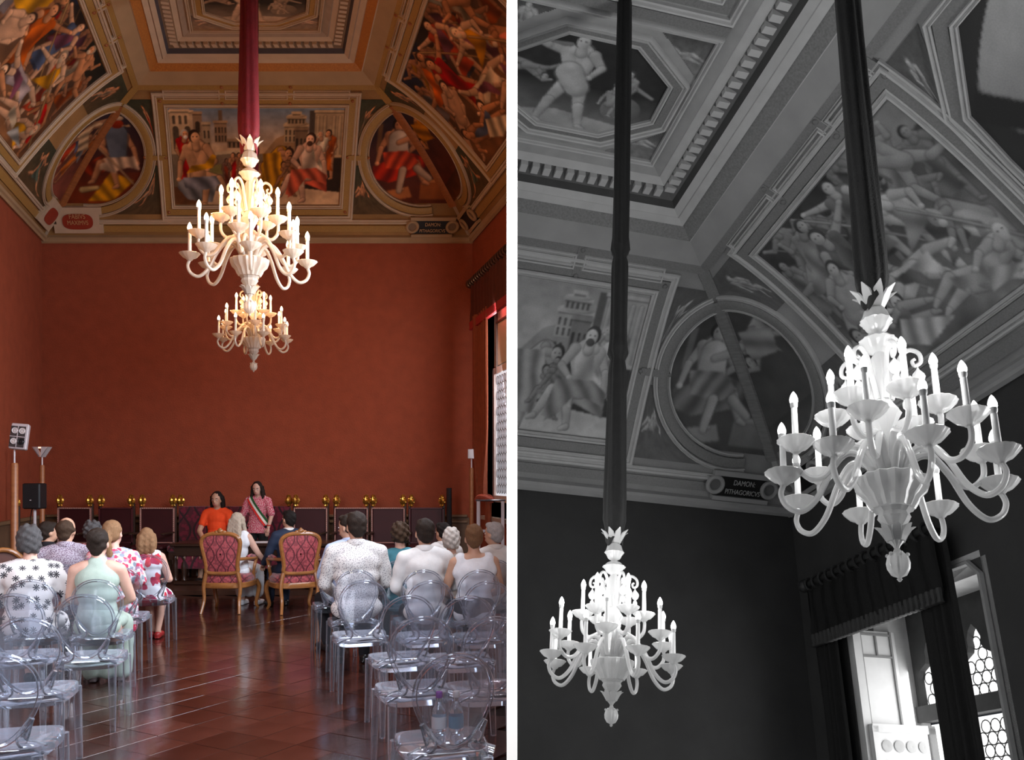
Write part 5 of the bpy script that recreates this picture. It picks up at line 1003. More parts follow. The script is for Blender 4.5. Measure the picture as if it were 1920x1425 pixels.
for u0, u1 in ((334, 393), (455, 540)):
    xa, xb = (u0-960)/F*(YT+.1)-(xl+xr)/2, (u1-960)/F*(YT+.1)-(xl+xr)/2; MB().box(((xa+xb)/2, -.3, H_-.28), (xb-xa, .02, .2), bev=.006).build('damask_panel', damask('damask_crimson', (.018, .002, .005), (.16, .005, .026), 11), t)
for u, dz, wv in ((489, 0, .2), (517, 0.003, .19)):
    x, y, z = wA(u, 1017, YT+.25); o = tag(MB().box((0, 0, .004), (wv, .28, .006)).build('paper', pm('paper_white', (.72, .72, .74), .8, var=.03), None, False), 'white paper lying on the long table '+('in front of the officiant, left one' if u < 500 else 'beside the groom, right one'), 'paper', 'papers on the long table'); o.location = (x, YT+.25, zT); o.rotation_euler = (0, 0, .1 if u < 500 else -.15)
# small chest of pale banded drawers beyond the groom
YB = 13.0; t = thing('banded_box', 'dark chest with pale studded bands beyond the right armchair', 'chest', ((598-960)/F*YB, YB, DZ)); hb = .72-.06
MB().box((0, 0, .29), (.36, .3, .56), bev=.01).build('body', pm('seat_leather_dark', (.045, .006, .008)), t)
for v in (1049, 1065): z = EYE+(HOR-v)/F*(YB-.15)-DZ; MB().box((0, -.155, z), (.34, .02, .026), bev=.005).build('band', pm('stud_pale', (.7, .5, .42)), t)
# ---------------------------------------------------------------- carved armchairs of the couple
oak = pm('golden_walnut', (.27, .105, .03), .32, var=.2, scale=9, stretch=(1, 1, 3), coat=.25); dmr = damask('damask_rose', (.09, .008, .014), (.36, .06, .07), 25)
def armchair(u, Y, rz, label):
    t = thing('carved_armchair', label, 'armchair', fA(u, Y), rz)
    lean = lambda z: -.25-.13*(z-.45)
    op = [(.0, .97), (.12, .965), (.205, .93), (.235, .87), (.225, .78), (.205, .68), (.19, .58), (.18, .50), (.0, .485)]
    half = spline(op, 5); full = half+[(-x, z) for x, z in half[-2:0:-1]]
    mb = MB(); mb.tube([(x, lean(z), z) for x, z in full], .026, 8, closed=True); mb.build('back_frame', oak, t)
    inner = [(x*.9, .72+(z-.72)*.92) for x, z in full]; n = len(inner); V = []; Fs = []
    for k, sc in enumerate((1, .8, .45, .05)):
        for x, z in inner: zz = .72+(z-.72)*sc; V.append((x*sc, lean(zz)-.012-.022*(1-sc*sc), zz))
    for k, sc in enumerate((1, .8, .45, .05)):
        for x, z in inner: zz = .72+(z-.72)*sc; V.append((x*sc, lean(zz)+.012+.035*(1-sc*sc), zz))
    for k in range(3):
        for i in range(n): a, b = k*n+i, k*n+(i+1) % n; Fs += [(a, b, b+n, a+n), (a+4*n, a+5*n, b+5*n, b+4*n)]
    mb = MB(); mb.add(V, Fs); mb.build('back_upholstery', dmr, t)
    mb = MB(); cz = .985
    for x, z, r in ((0, cz+.015, .032), (-.045, cz+.002, .026), (.045, cz+.002, .026), (-.09, cz-.008, .02), (.09, cz-.008, .02), (0, cz+.04, .016)): mb.ball((x, lean(z), z), (r*1.2, r*.8, r), 10, 7)
    mb.build('crest_carving', oak, t)
    def so(k, z): return [(k*.29*math.copysign(abs(math.cos(a))**.5, math.cos(a))*(1+.08*math.sin(a)), k*.27*math.copysign(abs(math.sin(a))**.5, math.sin(a))+.0, z) for a in np.linspace(0, 2*PI, 37)[:-1]]
    mb = MB(); mb.loft([so(.97, .30), so(1, .31), so(1, .36), so(.97, .37)]); mb.build('seat_rail', oak, t)
    mb = MB(); mb.loft([so(.95, .365), so(.985, .39), so(.97, .43), so(.85, .46), so(.4, .475), so(.03, .477)]); mb.build('seat_cushion', dmr, t)
    for e in (-1, 1):
        f = spline([(e*.255, .235, .35), (e*.285, .275, .27), (e*.27, .27, .16), (e*.25, .265, .06), (e*.27, .29, .0)], 4); mb = MB(); mb.tube(f, [.034-.018*j/len(f) for j in range(len(f))], 8); mb.build('leg', oak, t)
        f = spline([(e*.185, -.255, .52), (e*.215, -.255, .40), (e*.225, -.26, .30), (e*.215, -.27, .16), (e*.235, -.33, .0)], 4); mb = MB(); mb.tube(f, [.027-.009*j/len(f) for j in range(len(f))], 8); mb.build('leg', oak, t)
        f = spline([(e*.21, -.28, .66), (e*.27, -.13, .655), (e*.30, .06, .65), (e*.305, .12, .635)], 4); mb = MB(); mb.tube(f, .022, 8); arm_ = mb.build('armrest', oak, t)
        mb = MB(); mb.tube([(e*.262, -.12, .672), (e*.285, -.03, .682), (e*.298, .05, .672)], [.02, .027, .02], 8); mb.build('arm_pad', dmr, arm_)
        f = spline([(e*.305, .11, .64), (e*.30, .05, .55), (e*.275, .09, .45), (e*.27, .12, .36)], 4); mb = MB(); mb.tube(f, .02, 8); mb.build('arm_support', oak, t)
    return t
armchair(430, 11.25, ANG+math.radians(-17), 'carved walnut armchair with dark red damask back, seating the bride at the left')
armchair(552, 11.25, ANG+math.radians(12), 'carved walnut armchair with rose damask back and crest, seating the groom at the right')
p0 = fA(8, 8.2); t = thing('oval_back_chair', 'wooden chair with oval back cut off at the left picture edge', 'chair', (p0[0], p0[1], 0), ANG+.2)
mb = MB(); mb.tube([(.2*math.cos(a), -.2-.1*(.23*math.sin(a)), .76+.25*math.sin(a)) for a in np.linspace(0, 2*PI, 33)[:-1]], .022, 8, closed=True); mb.build('back_frame', oak, t)
mb = MB(); mb.ball((0, -.2, .76), (.19, .02, .235), 20, 12); mb.build('back_pad', pm('pad_brown', (.09, .03, .02), .6), t); MB().box((0, .03, .42), (.46, .44, .08), bev=.03).build('seat', pm('pad_brown', (.09, .03, .02)), t)
for e in (-1, 1):
    for y in (-.17, .22): MB().lathe([(.015,0),(.02,.1),(.024,.3),(.028,.4)], 8, t=(e*.19, y, 0)).build('leg', oak, t)
    mb = MB(); mb.tube([(e*.12, -.19, .53), (e*.14, -.18, .44)], .02, 8); mb.build('back_post', oak, t)
# ---------------------------------------------------------------- lamps, loudspeaker, side table
pole = pm('lamp_pole_wood', (.34, .13, .05), .35, var=.15, scale=6, stretch=(1, 1, 4)); mw = pm('lamp_metal_white', (.62, .58, .60), .35, .2); mdk = pm('dark_metal', (.02, .02, .022), .4, .3)
def pole_to(t, h, hs, r=.045):
    MB().lathe([(.16, 0), (.16, .02), (.05, .035), (r, .06), (r, h-.02), (r*.8, h)], 20).build('pole', pole, t); MB().lathe([(.012, h), (.012, hs)], 10).build('stem', mw, t)
Y = 11.5; x = (27-960)/F*Y; zt = lambda v, Y: EYE+(HOR-v)/F*Y
t = thing('floodlight_stand', 'wooden floor lamp with tilted white four lamp floodlight by the left wall', 'lamp', (x, Y, 0)); pole_to(t, zt(868, Y), zt(843, Y))
zc0 = zt(819, Y); Rm = rotm(math.radians(-8), math.radians(5), math.radians(14)); c0 = Vector((.065, 0, zc0))
MB().box((0, 0, 0), (.205, .09, .33), Rm, bev=.01).build('housing', mw, t).location = c0
MB().box((0, -.048, 0), (.17, .01, .27), Rm).build('grille', pm('grille_dark', (.05, .04, .04), .5), t, False).location = c0
for q, (a, b) in enumerate(((-1, 1), (1, 1), (-1, -1), (1, -1))):
    mb = MB(); mb.lathe([(.036, 0), (.04, .012), (.03, .004), (.018, .012), (.014, .004), (0, .004)], 18, Rm @ rotm(PI/2, 0, 0), Rm @ Vector((a*.042, -.055, b*.068))); mb.build('reflector', pm('reflector_white', (.6, .56, .55), .3) if q < 3 else mdk, t).location = c0
mb = MB(); mb.box((0, -.055, 0), (.008, .015, .27), Rm); mb.box((0, -.055, 0), (.17, .015, .008), Rm); mb.build('cross_bar', mw, t, False).location = c0
def uplight(u, Y, v0, v1, vt_, lab, w=.22, both=True):
    x = (u-960)/F*Y; t = thing('uplight', lab, 'lamp', (x, Y, DZ if Y > 12.7 else 0)); b = DZ if Y > 12.7 else 0; pole_to(t, zt(vt_, Y)-b, zt(v1, Y)-b, .036)
    z0, z1 = zt(v1, Y)-b, zt(v0, Y)-b
    if not both:
        MB().box((0, 0, (z0+z1)/2), (w, .12, z1-z0), bev=.006).build('reflector_box', mw, t)
    for e in ((-1, 1) if both else ()):
        mb = MB(); mb.add([(e*.005, -.06, z0), (e*w*.5, -.06, z1), (e*w*.5, .06, z1), (e*.005, .06, z0)], [(0, 1, 2, 3)]); mb.add([(e*.02, -.06, z0), (e*(w*.5+.012), -.06, z1), (e*(w*.5+.012), .06, z1), (e*.02, .06, z0)], [(3, 2, 1, 0)]); mb.build('reflector_wing', mw, t, False)
        mb = MB(); mb.add([(e*.005, -.062, z0), (e*w*.5, -.062, z1), (e*.1*w, -.075, z1)], [(0, 1, 2)]); mb.build('front_plate', mw, t, False)
    MB().box((0, 0, z1-.01), (w*.7, .1, .02)).build('lamp_tube', pm('lamp_tube_lit', (1, .62, .45), emit=1.5), t, False)
uplight(79, 13.6, 838, 857, 872, 'wooden uplight with bent metal reflector in the left corner')
uplight(884, 15.05, 842, 860, 877, 'wooden uplight with white reflector box in the right corner', .12, False)
Y = 12.4; t = thing('loudspeaker', 'black loudspeaker box on a metal stand near the left corner', 'loudspeaker', ((65-960)/F*Y, Y, 0)); z0, z1 = zt(954, Y), zt(906, Y)
MB().box((0, 0, (z0+z1)/2), (.24, .2, z1-z0), bev=.015).build('cabinet', mdk, t); MB().box((0, -.102, (z0+z1)/2), (.21, .008, z1-z0-.03)).build('grille', pm('speaker_grille', (.012, .012, .014), .7, bump=.3, bscale=200), t, False); MB().box((0, -.108, z0+.12), (.02, .006, .014)).build('badge', mw, t, False)
MB().lathe([(.022, .0), (.022, z0)], 12).build('stand_pole', mw, t)
for k in range(3): a = k*2.1+.4; mb = MB(); mb.tube([(0, 0, .42), (.3*math.cos(a), .3*math.sin(a), .012)], .012, 6); mb.build('leg', mdk, t)
mb = MB(); mb.tube(spline([(-.02, .03, z0+.05), (-.08, .05, z0-.1), (-.13, .05, .5), (-.16, .1, .02)], 6), .006, 6); mb.build('cable', mdk, t)
Y = 13.1; zt0 = zt(938, Y); t = thing('side_table', 'tall narrow side table with dark top and white legs below the right curtain', 'table', ((920-960)/F*Y, Y, DZ)); h = zt0-DZ
MB().box((-.0, 0, h), (.43, .28, .025), bev=.008).build('tabletop', pm('top_dark', (.06, .05, .06), .2), t)
for e in (-1, 1):
    for y in (-.12, .12): MB().box((e*.175, y, (h-.01)/2), (.045, .035, h-.01)).build('leg', pm('leg_white', (.62, .64, .72), .5), t, False)
MB().box((0, .1, h-.45), (.35, .02, .04)).build('stretcher', pm('leg_white', (.62, .64, .72)), t, False)
Y = 15.0; t = thing('music_stand', 'thin black stand leaning in the dark right corner', 'stand', ((843-960)/F*Y, Y, DZ)); mb = MB(); mb.tube([(0, 0, 0), (-.01, 0, zt(915, Y)-DZ)], .045, 8); mb.build('cloth_roll', mdk, t)
for k in range(3): mb = MB(); mb.tube([(.02, 0, .5), (.06+.1*k, .1*(k-1), .0)], .01, 6); mb.build('leg', mdk, t)
# ---------------------------------------------------------------- people
def cap3(mb, pts, n=12):
    """chain of (point, radius): balls joined by cones"""
    for k, (p, r) in enumerate(pts):
        mb.ball(p, r, n, 8)
        if k:
            q, r0 = pts[k-1]
            rr = r if not isinstance(r, tuple) else min(r); r0 = r0 if not isinstance(r0, tuple) else min(r0)
            mb.tube([q, p], [r0, rr], n)
def fuse(mb, voxel, name, mat, parent, smooth=3, wr=0, wf=16, seed=0, extra=None):
    """union of the pieces as ONE continuous skin"""
    me = bpy.data.meshes.new(name); me.from_pydata(mb.v, [], mb.f); bm = bmesh.new(); bm.from_mesh(me); bmesh.ops.recalc_face_normals(bm, faces=bm.faces); bm.to_mesh(me); bm.free()
    o = bpy.data.objects.new(name, me); COL.objects.link(o); r = o.modifiers.new('r', 'REMESH'); r.mode = 'VOXEL'; r.voxel_size = voxel; s = o.modifiers.new('s', 'SMOOTH'); s.iterations = smooth; s.factor = .5
    dg = bpy.context.evaluated_depsgraph_get(); m2 = bpy.data.meshes.new_from_object(o.evaluated_get(dg)); bpy.data.objects.remove(o); m2.name = name
    if wr:
        n = len(m2.vertices); co = np.empty(n*3, np.float32); m2.vertices.foreach_get('co', co); co = co.reshape(-1, 3); no = np.empty(n*3, np.float32); m2.vertices.foreach_get('normal', no); no = no.reshape(-1, 3); x, y, z = co.T
        w = np.sin(z*wf*1.6+3*np.sin(x*wf*.5+seed)+seed)*.5+np.sin((x*.8+z*.9)*wf*2.1+2*np.sin(z*9+seed*2))*.35+np.sin((x-z*.5)*wf*3.1+seed)*.2
        co += no*(w*wr)[:, None]; m2.vertices.foreach_set('co', co.ravel())
    if extra is not None:
        bm = bmesh.new(); bm.from_mesh(m2); e = bpy.data.meshes.new('e'); e.from_pydata(extra.v, [], extra.f); bm.from_mesh(e); bm.to_mesh(m2); bm.free(); bpy.data.meshes.remove(e)
    m2.polygons.foreach_set('use_smooth', [True]*len(m2.polygons)); m2.update(); return link(name, m2, parent, mat)
SKN = lambda k: pm('skin_'+k, {'fair': (.56, .33, .25), 'tan': (.48, .27, .18), 'pale': (.60, .40, .32)}[k], .5, var=.06, scale=20)
def hairm(k): return pm('hair_'+k, {'black': (.012, .009, .008), 'dark': (.022, .014, .010), 'brown': (.05, .028, .016), 'auburn': (.15, .075, .035), 'grey': (.075, .07, .07), 'white': (.62, .58, .53), 'blonde': (.36, .22, .11), 'ashblonde': (.42, .34, .26), 'honey': (.24, .13, .065), 'silver': (.34, .32, .31)}[k], .6, var=.3, scale=60, bump=.5, bscale=120, stretch=(3, 3, .5), spec=.18)
def print_mat(name, base, spots, scale, thr, star=False):
    """cloth with a printed pattern"""
    if name in _mats: return _mats[name]
    m, N, L = nodes_of(name); b = N['Principled BSDF']; b.inputs['Roughness'].default_value = .8; b.inputs['Specular IOR Level'].default_value = .2
    tc = N.new('ShaderNodeTexCoord'); sp = N.new('ShaderNodeSeparateXYZ'); L.new(tc.outputs['Object'], sp.inputs[0]); cb = N.new('ShaderNodeCombineXYZ')
    def mt(op, a, bb=None, c=None):
        n = N.new('ShaderNodeMath'); n.operation = op
        for i, q in enumerate((a, bb, c)):
            if q is None: continue
            if isinstance(q, (int, float)): n.inputs[i].default_value = q
            else: L.new(q, n.inputs[i])
        return n.outputs[0]
    L.new(mt('ADD', sp.outputs['X'], mt('MULTIPLY', sp.outputs['Y'], .35)), cb.inputs[0]); L.new(mt('ADD', sp.outputs['Z'], mt('MULTIPLY', sp.outputs['Y'], .5)), cb.inputs[1])
    vo = N.new('ShaderNodeTexVoronoi'); vo.voronoi_dimensions = '2D'; vo.inputs['Scale'].default_value = scale; vo.inputs['Randomness'].default_value = .75 if star else 1.0
    if star or scale > 40: L.new(cb.outputs[0], vo.inputs['Vector'])
    else:
        wn = N.new('ShaderNodeTexNoise'); wn.inputs['Scale'].default_value = scale*1.1; L.new(cb.outputs[0], wn.inputs[0]); ws = N.new('ShaderNodeVectorMath'); ws.operation = 'MULTIPLY_ADD'; ws.inputs[1].default_value = (1.1/scale,)*3
        L.new(wn.outputs['Color'], ws.inputs[0]); L.new(cb.outputs[0], ws.inputs[2]); L.new(ws.outputs[0], vo.inputs['Vector'])
    d = vo.outputs['Distance']
    if star:
        sb = N.new('ShaderNodeVectorMath'); sb.operation = 'SUBTRACT'; L.new(cb.outputs[0], sb.inputs[0]); L.new(vo.outputs['Position'], sb.inputs[1]); s2 = N.new('ShaderNodeSeparateXYZ'); L.new(sb.outputs[0], s2.inputs[0])
        an = mt('ARCTAN2', s2.outputs['Y'], s2.outputs['X']); rad = mt('ADD', mt('MULTIPLY', mt('ABSOLUTE', mt('COSINE', mt('MULTIPLY', an, 4.0))), thr*1.0), thr*.12); f = mt('LESS_THAN', d, rad)
        sel = mt('GREATER_THAN', N.new('ShaderNodeValue').outputs[0], 1)
    else:
        nz = N.new('ShaderNodeTexNoise'); nz.inputs['Scale'].default_value = scale*2.2; L.new(cb.outputs[0], nz.inputs[0]); f = mt('LESS_THAN', mt('ADD', d, mt('MULTIPLY', nz.outputs['Fac'], thr*.8)), thr*1.35)
    cur = None; mx = N.new('ShaderNodeMix'); mx.data_type = 'RGBA'; mx.inputs[6].default_value = (*base, 1)
    if len(spots) == 1: mx.inputs[7].default_value = (*spots[0], 1)
    else:
        cr = N.new('ShaderNodeValToRGB'); cr.color_ramp.interpolation = 'CONSTANT'; sx = N.new('ShaderNodeSeparateColor'); L.new(vo.outputs['Color'], sx.inputs[0])
        for i, c in enumerate(spots):
            e = cr.color_ramp.elements[i] if i < 2 else cr.color_ramp.elements.new(i/len(spots)); e.position = i/len(spots); e.color = (*c, 1)
        L.new(sx.outputs[0], cr.inputs[0]); L.new(cr.outputs[0], mx.inputs[7])
    L.new(f, mx.inputs[0]); L.new(mx.outputs[2], b.inputs['Base Color']); _mats[name] = m; return m
def cloth(name, col, rough=.85): return pm('cloth_'+name, col, rough, var=.05, scale=30, bump=.15, bscale=160, spec=.2)
def hand(mb, w, d, s=1, curl=.5, side=1):
    """palm and five separate, unequal, bent fingers growing from the wrist"""
    w = Vector(w); d = Vector(d).normalized(); up = Vector((0, 0, 1)); r = d.cross(up)
    r = r.normalized() if r.length > .05 else Vector((1, 0, 0)); n = r.cross(d)
    pc = w+d*.045*s; mb.tube([tuple(w), tuple(w+d*.03*s), tuple(w+d*.085*s)], [.026*s, .034*s, .036*s], 10, flat=.55, up=tuple(n))
    for k, ln in enumerate((.068, .08, .075, .058)):
        b = w+d*.082*s+r*(k-1.5)*.0185*s*side; p1 = b+(d*.9-n*curl*.3)*ln*.45*s; p2 = p1+(d*.8-n*curl*.8).normalized()*ln*.33*s; p3 = p2+(d*.5-n*curl*1.2).normalized()*ln*.25*s
        mb.tube([tuple(b), tuple(p1), tuple(p2), tuple(p3)], [.0095*s, .009*s, .0082*s, .0055*s], 7)
    b = w+d*.03*s-r*.03*s*side; p1 = b+(d*.6-r*.8*side).normalized()*.035*s; p2 = p1+(d*.9-r*.2*side-n*.2).normalized()*.03*s
    mb.tube([tuple(b), tuple(p1), tuple(p2)], [.013*s, .0105*s, .007*s], 7)
def person(label, loc, rz, s=1.0, skin='fair', hair=('dark', 'short'), top=None, bottom=None, sleeve=1.0, sw=1.0, bw=1.0, stand=False, head=(0, 0), lean=0.0, arms=None, skirt=None, shoes=None, neck='crew', face=False, wrk=.006, hem=.44, seed=1, name='person', shoulder=True, legs=None, vox=.013):
    """one continuous body; clothing, hair, eyes and lips are its children; faces +Y"""
    t = thing(name, label, 'person', loc, rz, None, None, s); dz = .36 if stand else 0
    LN = lambda z: lean*max(0, z-.5-dz)
    V = lambda x, y, z: (x*1.0, y+LN(z+dz), z+dz)
    hips = V(0, -.03, .555); sk = SKN(skin)
    SH = [V(e*.172*sw, -.025, 1.005) for e in (-1, 1)]
    if arms is None: arms = [((-.235*sw, .03, .76), (-.15, .26, .66)), ((.235*sw, .03, .76), (.15, .26, .66))]
    arms = [tuple(V(*q) for q in a) for a in arms]
    if legs is None:
        legs = [((e*.10, .40, .50), (e*.11, .44, .09)) for e in (-1, 1)] if not stand else [((e*.095, .0, .50), (e*.10, -.02, .09)) for e in (-1, 1)]
    # head frame
    piv = Vector(V(0, -.005, 1.11)); HM = Matrix.Translation(piv) @ Euler((math.radians(head[1]), 0, math.radians(head[0]))).to_matrix().to_4x4() @ Matrix.Translation(-Vector((0, 0, 1.11)))
    def H(p): return tuple(HM @ Vector(p))
    HR = HM.to_3x3()
    def torso(mb, g=0.0, z1=1.03, z0=.5, kind='full'):
        a = max(g, 0)
        for (x, y, z), r in ((( 0, -.03, .55), (.165*bw, .12, .10)), ((0, -.02, .68), (.148*bw, .105, .14)), ((0, -.03, .82), (.152*bw, .108, .14)), ((0, -.035, .93), (.165*(bw+sw)/2, .11, .12))):
            a2 = a+(.014 if a and z < .6 else .004 if a else 0); mb.ball(V(x, y, z), (r[0]+a2, r[1]+a2, r[2]+a), 18, 12)
        if kind == 'full': cap3(mb, [(SH[0], .055+a), (V(-.09, -.03, 1.03), .062+a), (V(.09, -.03, 1.03), .062+a), (SH[1], .055+a)])
        elif kind == 'vest':
            for e in (-1, 1): cap3(mb, [(V(e*.125*sw, -.04, .93), .066+a), (V(e*.115*sw, -.03, 1.03), .055+a)]); 
            cap3(mb, [(V(-.11*sw, -.035, 1.0), .06+a), (V(.11*sw, -.035, 1.0), .06+a)])
        elif kind == 'halter': cap3(mb, [(V(-.03, -.04, .98), .08+a), (V(-.02, -.03, 1.05), .055+a)]); cap3(mb, [(V(.03, -.04, .98), .08+a), (V(.02, -.03, 1.05), .055+a)]); cap3(mb, [(V(0, -.03, 1.03), .068+a), (H((0, -.0, 1.085)), .052+a)])
    def arm(mb, k, g, f=1.0):
        e, w = [Vector(q) for q in arms[k]]; sh = Vector(SH[k])
        if f <= .5: cap3(mb, [(tuple(sh), .054+g), (tuple(sh.lerp(e, f*2)), .046+g)])
        else: cap3(mb, [(tuple(sh), .054+g), (tuple(e), .041+g), (tuple(e.lerp(w, (f-.5)*2)), .041+g-(f-.5)*2*.013)])
    def leg(mb, k, g, f=1.0):
        kn, an = [Vector(q) for q in legs[k]]; e = -1 if k == 0 else 1; hp = Vector(V(e*.09, -.01, .535)); cap3(mb, [(tuple(hp), .085+g), (tuple(kn), .058+g), (tuple(kn.lerp(an, .35)), .052+g*.8)] + ([(tuple(an), .036+g)] if f == 1 else []))
    mb = MB(); torso(mb)
    for k in (0, 1): arm(mb, k, 0); leg(mb, k, 0)
    for k in (0, 1):
        an = Vector(legs[k][1]); cap3(mb, [(tuple(an), .036), ((an.x, an.y+.06, .045), .036), ((an.x*1.1, an.y+.17, .03), .03)])
    cap3(mb, [(V(0, -.03, 1.03), .062), (H((0, .0, 1.13)), .052), (H((0, .02, 1.18)), .055)])
    mb.ball(H((0, .008, 1.243)), (.074, .094, .098), 18, 12, HR); mb.ball(H((0, .04, 1.175)), (.056, .062, .066), 14, 10, HR); mb.ball(H((0, .072, 1.145)), (.024, .02, .02), 10, 8)
    cap3(mb, [(H((0, .098, 1.225)), .010), (H((0, .115, 1.192)), .013)], 8)
    for e in (-1, 1): mb.ball(H((e*.076, .005, 1.205)), (.012, .02, .03), 8, 8, HR)
    ex = MB()
    for k in (0, 1):
        e, w = [Vector(q) for q in arms[k]]; hand(ex, w, (w-e)+Vector((0, 0, -.02)), 1.0, .5, -1 if k == 0 else 1)
    fuse(mb, vox, 'body', sk, t, 4, extra=ex)
    # face
    ew = pm('eye_white', (.75, .72, .7), .3, var=.02); ir = pm('eye_iris', (.05, .03, .02), .2)
    for e in (-1, 1):
        q = MB(); q.ball(H((e*.031, .088, 1.225)), (.013, .009, .007), 10, 6, HR); eye = q.build('eye', ew, t); q = MB(); q.ball(H((e*.031, .0955, 1.224)), (.0055, .003, .0055), 8, 6, HR); q.build('iris', ir, eye)
        q = MB(); q.tube([H((e*.014, .096, 1.243)), H((e*.032, .095, 1.249)), H((e*.048, .083, 1.243))], [.004, .0045, .003], 6); q.build('eyebrow', hairm(hair[0]) if hair[0] not in ('white',) else hairm('grey'), t)
    q = MB(); q.tube([H((-.024, .096, 1.157)), H((-.008, .105, 1.161)), H((.008, .105, 1.161)), H((.024, .096, 1.157))], [.003, .006, .006, .003], 6); q.tube([H((-.02, .096, 1.154)), H((0, .103, 1.150)), H((.02, .096, 1.154))], [.003, .006, .003], 6); q.build('lips', pm('lips', (.42, .13, .11), .4), t)
    # hair
    hm = hairm(hair[0]); st = hair[1]; q = MB()
    if st != 'bald': q.ball(H((0, -.014, 1.262)), (.085, .098, .092), 18, 12, HR); q.ball(H((0, -.03, 1.215)), (.08, .078, .07), 16, 10, HR)
    if st == 'short': q.ball(H((0, .05, 1.315)), (.062, .045, .03), 12, 8, HR); q.ball(H((0, -.05, 1.19)), (.062, .05, .06), 12, 8, HR)
    if st == 'bald':
        q.ball(H((0, -.032, 1.243)), (.081, .080, .080), 16, 10, HR); q.ball(H((0, -.05, 1.175)), (.06, .05, .05), 12, 8, HR)
        for e in (-1, 1): q.ball(H((e*.066, -.005, 1.225)), (.018, .05, .03), 10, 8, HR)
    if st == 'fluffy':
        for a in range(44):
            u = a*2.4; zz = 1.165+.0046*a; rr = .075*math.sqrt(max(.1, 1-((zz-1.25)/.12)**2)); q.ball(H((rr*math.cos(u)*1.02, -.028+rr*math.sin(u)*.9, zz)), .030, 8, 6)
    if st == 'curly':
        for a in range(34):
            u = a*2.4; zz = 1.165+.0058*a; rr = .085*math.sqrt(max(.1, 1-((zz-1.25)/.125)**2)); p = (rr*math.cos(u), -.02+rr*math.sin(u), zz)
            if p[1] < .06 or zz > 1.29: q.ball(H(p), .026, 8, 6)
    if st in ('bob', 'wavybob'):
        for e in (-1, 1): cap3(q, [(H((e*.07, -.01, 1.25)), .04), (H((e*.083, -.02, 1.17)), .036), (H((e*.08, -.015, 1.09 if st == 'bob' else 1.04)), .03)], 10)
        for x in (-.05, 0, .05): cap3(q, [(H((x, -.075, 1.24)), .042), (H((x*1.2, -.085, 1.15)), .04), (H((x*1.2, -.075, 1.07 if st == 'bob' else 1.03)), .032)], 10)
    if st == 'bun':
        q.ball(H((0, -.05, 1.19)), (.06, .05, .07), 12, 8, HR)
        for a in range(10): q.ball(H((.035*math.cos(a*2.4), -.085-.01*(a % 2), 1.275+.035*math.sin(a*2.4))), .032, 8, 6)
        q.ball(H((0, -.09, 1.275)), .05, 12, 8)
    if st in ('long', 'longstraight', 'pony'):
        if st == 'pony':
            cap3(q, [(H((0, -.09, 1.25)), .03), (H((.01, -.125, 1.2)), .034), (H((.02, -.12, 1.08)), .032), (H((.03, -.10, .97)), .022), (H((.03, -.10, .92)), .008)], 10)
        else:
            bz = .90 if st == 'long' else .93
            for x in (-.065, -.03, .01, .045, .07): cap3(q, [(H((x*.9, -.07, 1.23)), .04), (H((x*1.15, -.09, 1.1)), .036), (H((x*1.25+.01*math.sin(x*90), -.105, .99)), .03), (H((x*1.1, -.10, bz+.03*math.sin(x*60))), .012)], 10)
            for e in (-1, 1): cap3(q, [(H((e*.072, .01, 1.26)), .034), (H((e*.088, .015, 1.16)), .03), (H((e*.10, .035, 1.05)), .03), (H((e*.10, .06, .95)), .024), (H((e*.095, .07, bz)), .01)], 10)
    fuse(q, .0105, 'hair', hm, t, 2, .0035, 60, seed)
    # clothing
    if top is not None:
        q = MB(); torso(q, .014, kind=neck if neck in ('vest', 'halter') else 'full')
        if stand: q.loft([[(rx*math.cos(a), -.03+ry*math.sin(a), zz+.36) for a in np.linspace(0, 2*PI, 25)[:-1]] for rx, ry, zz in ((.205, .16, .445), (.20, .155, .5), (.185, .14, .6), (.155, .115, .7))])
        if sleeve > 0:
            for k in (0, 1): arm(q, k, .016, sleeve)
        elif shoulder: pass
        fuse(q, vox, 'top', top, t, 3, wrk, 15, seed)
        if neck == 'collar': q = MB(); q.tube([tuple(Vector(V(0, -.012, 1.085))+Vector((.066*math.cos(a), .066*math.sin(a), -.012*math.sin(a)))) for a in np.linspace(0, 2*PI, 21)[:-1]], .02, 8, closed=True, flat=1.5); q.build('collar', top, t)
    if bottom is not None:
        q = MB(); q.ball(V(0, -.02, .545), (.170*bw, .122, .10), 16, 10)
        for k in (0, 1): leg(q, k, .014)
        fuse(q, vox, 'trousers', bottom, t, 3, .004, 14, seed+3)
    if skirt is not None:
        q = MB()
        if stand: q.lathe([(.16, .84), (.19, .7), (.22, .45)], 20)
        else:
            q.ball(V(0, -.04, .60), (.185*bw, .14, .15), 18, 10); q.ball((0, .2, .56), (.215*bw, .30, .105), 18, 10)
            cap3(q, [((-.12, .40, .5), .10), ((-.12, .44, hem), .09)]); cap3(q, [((.12, .40, .5), .10), ((.12, .44, hem), .09)]); cap3(q, [((0, .42, .5), .1), ((0, .45, hem), .09)])
        fuse(q, vox*1.1, 'skirt', skirt, t, 3, wrk*1.5, 13, seed+5)
    if shoes is not None:
        for k in (0, 1):
            an = Vector(legs[k][1]); q = MB(); cap3(q, [((an.x, an.y-.02, .045), .043), ((an.x, an.y+.08, .042), .042), ((an.x*1.1, an.y+.19, .032), .034)]); q.box((an.x, an.y+.07, .012), (.07, .26, .02), bev=.008); fuse(q, .012, 'shoe', shoes, t, 2)
    return t
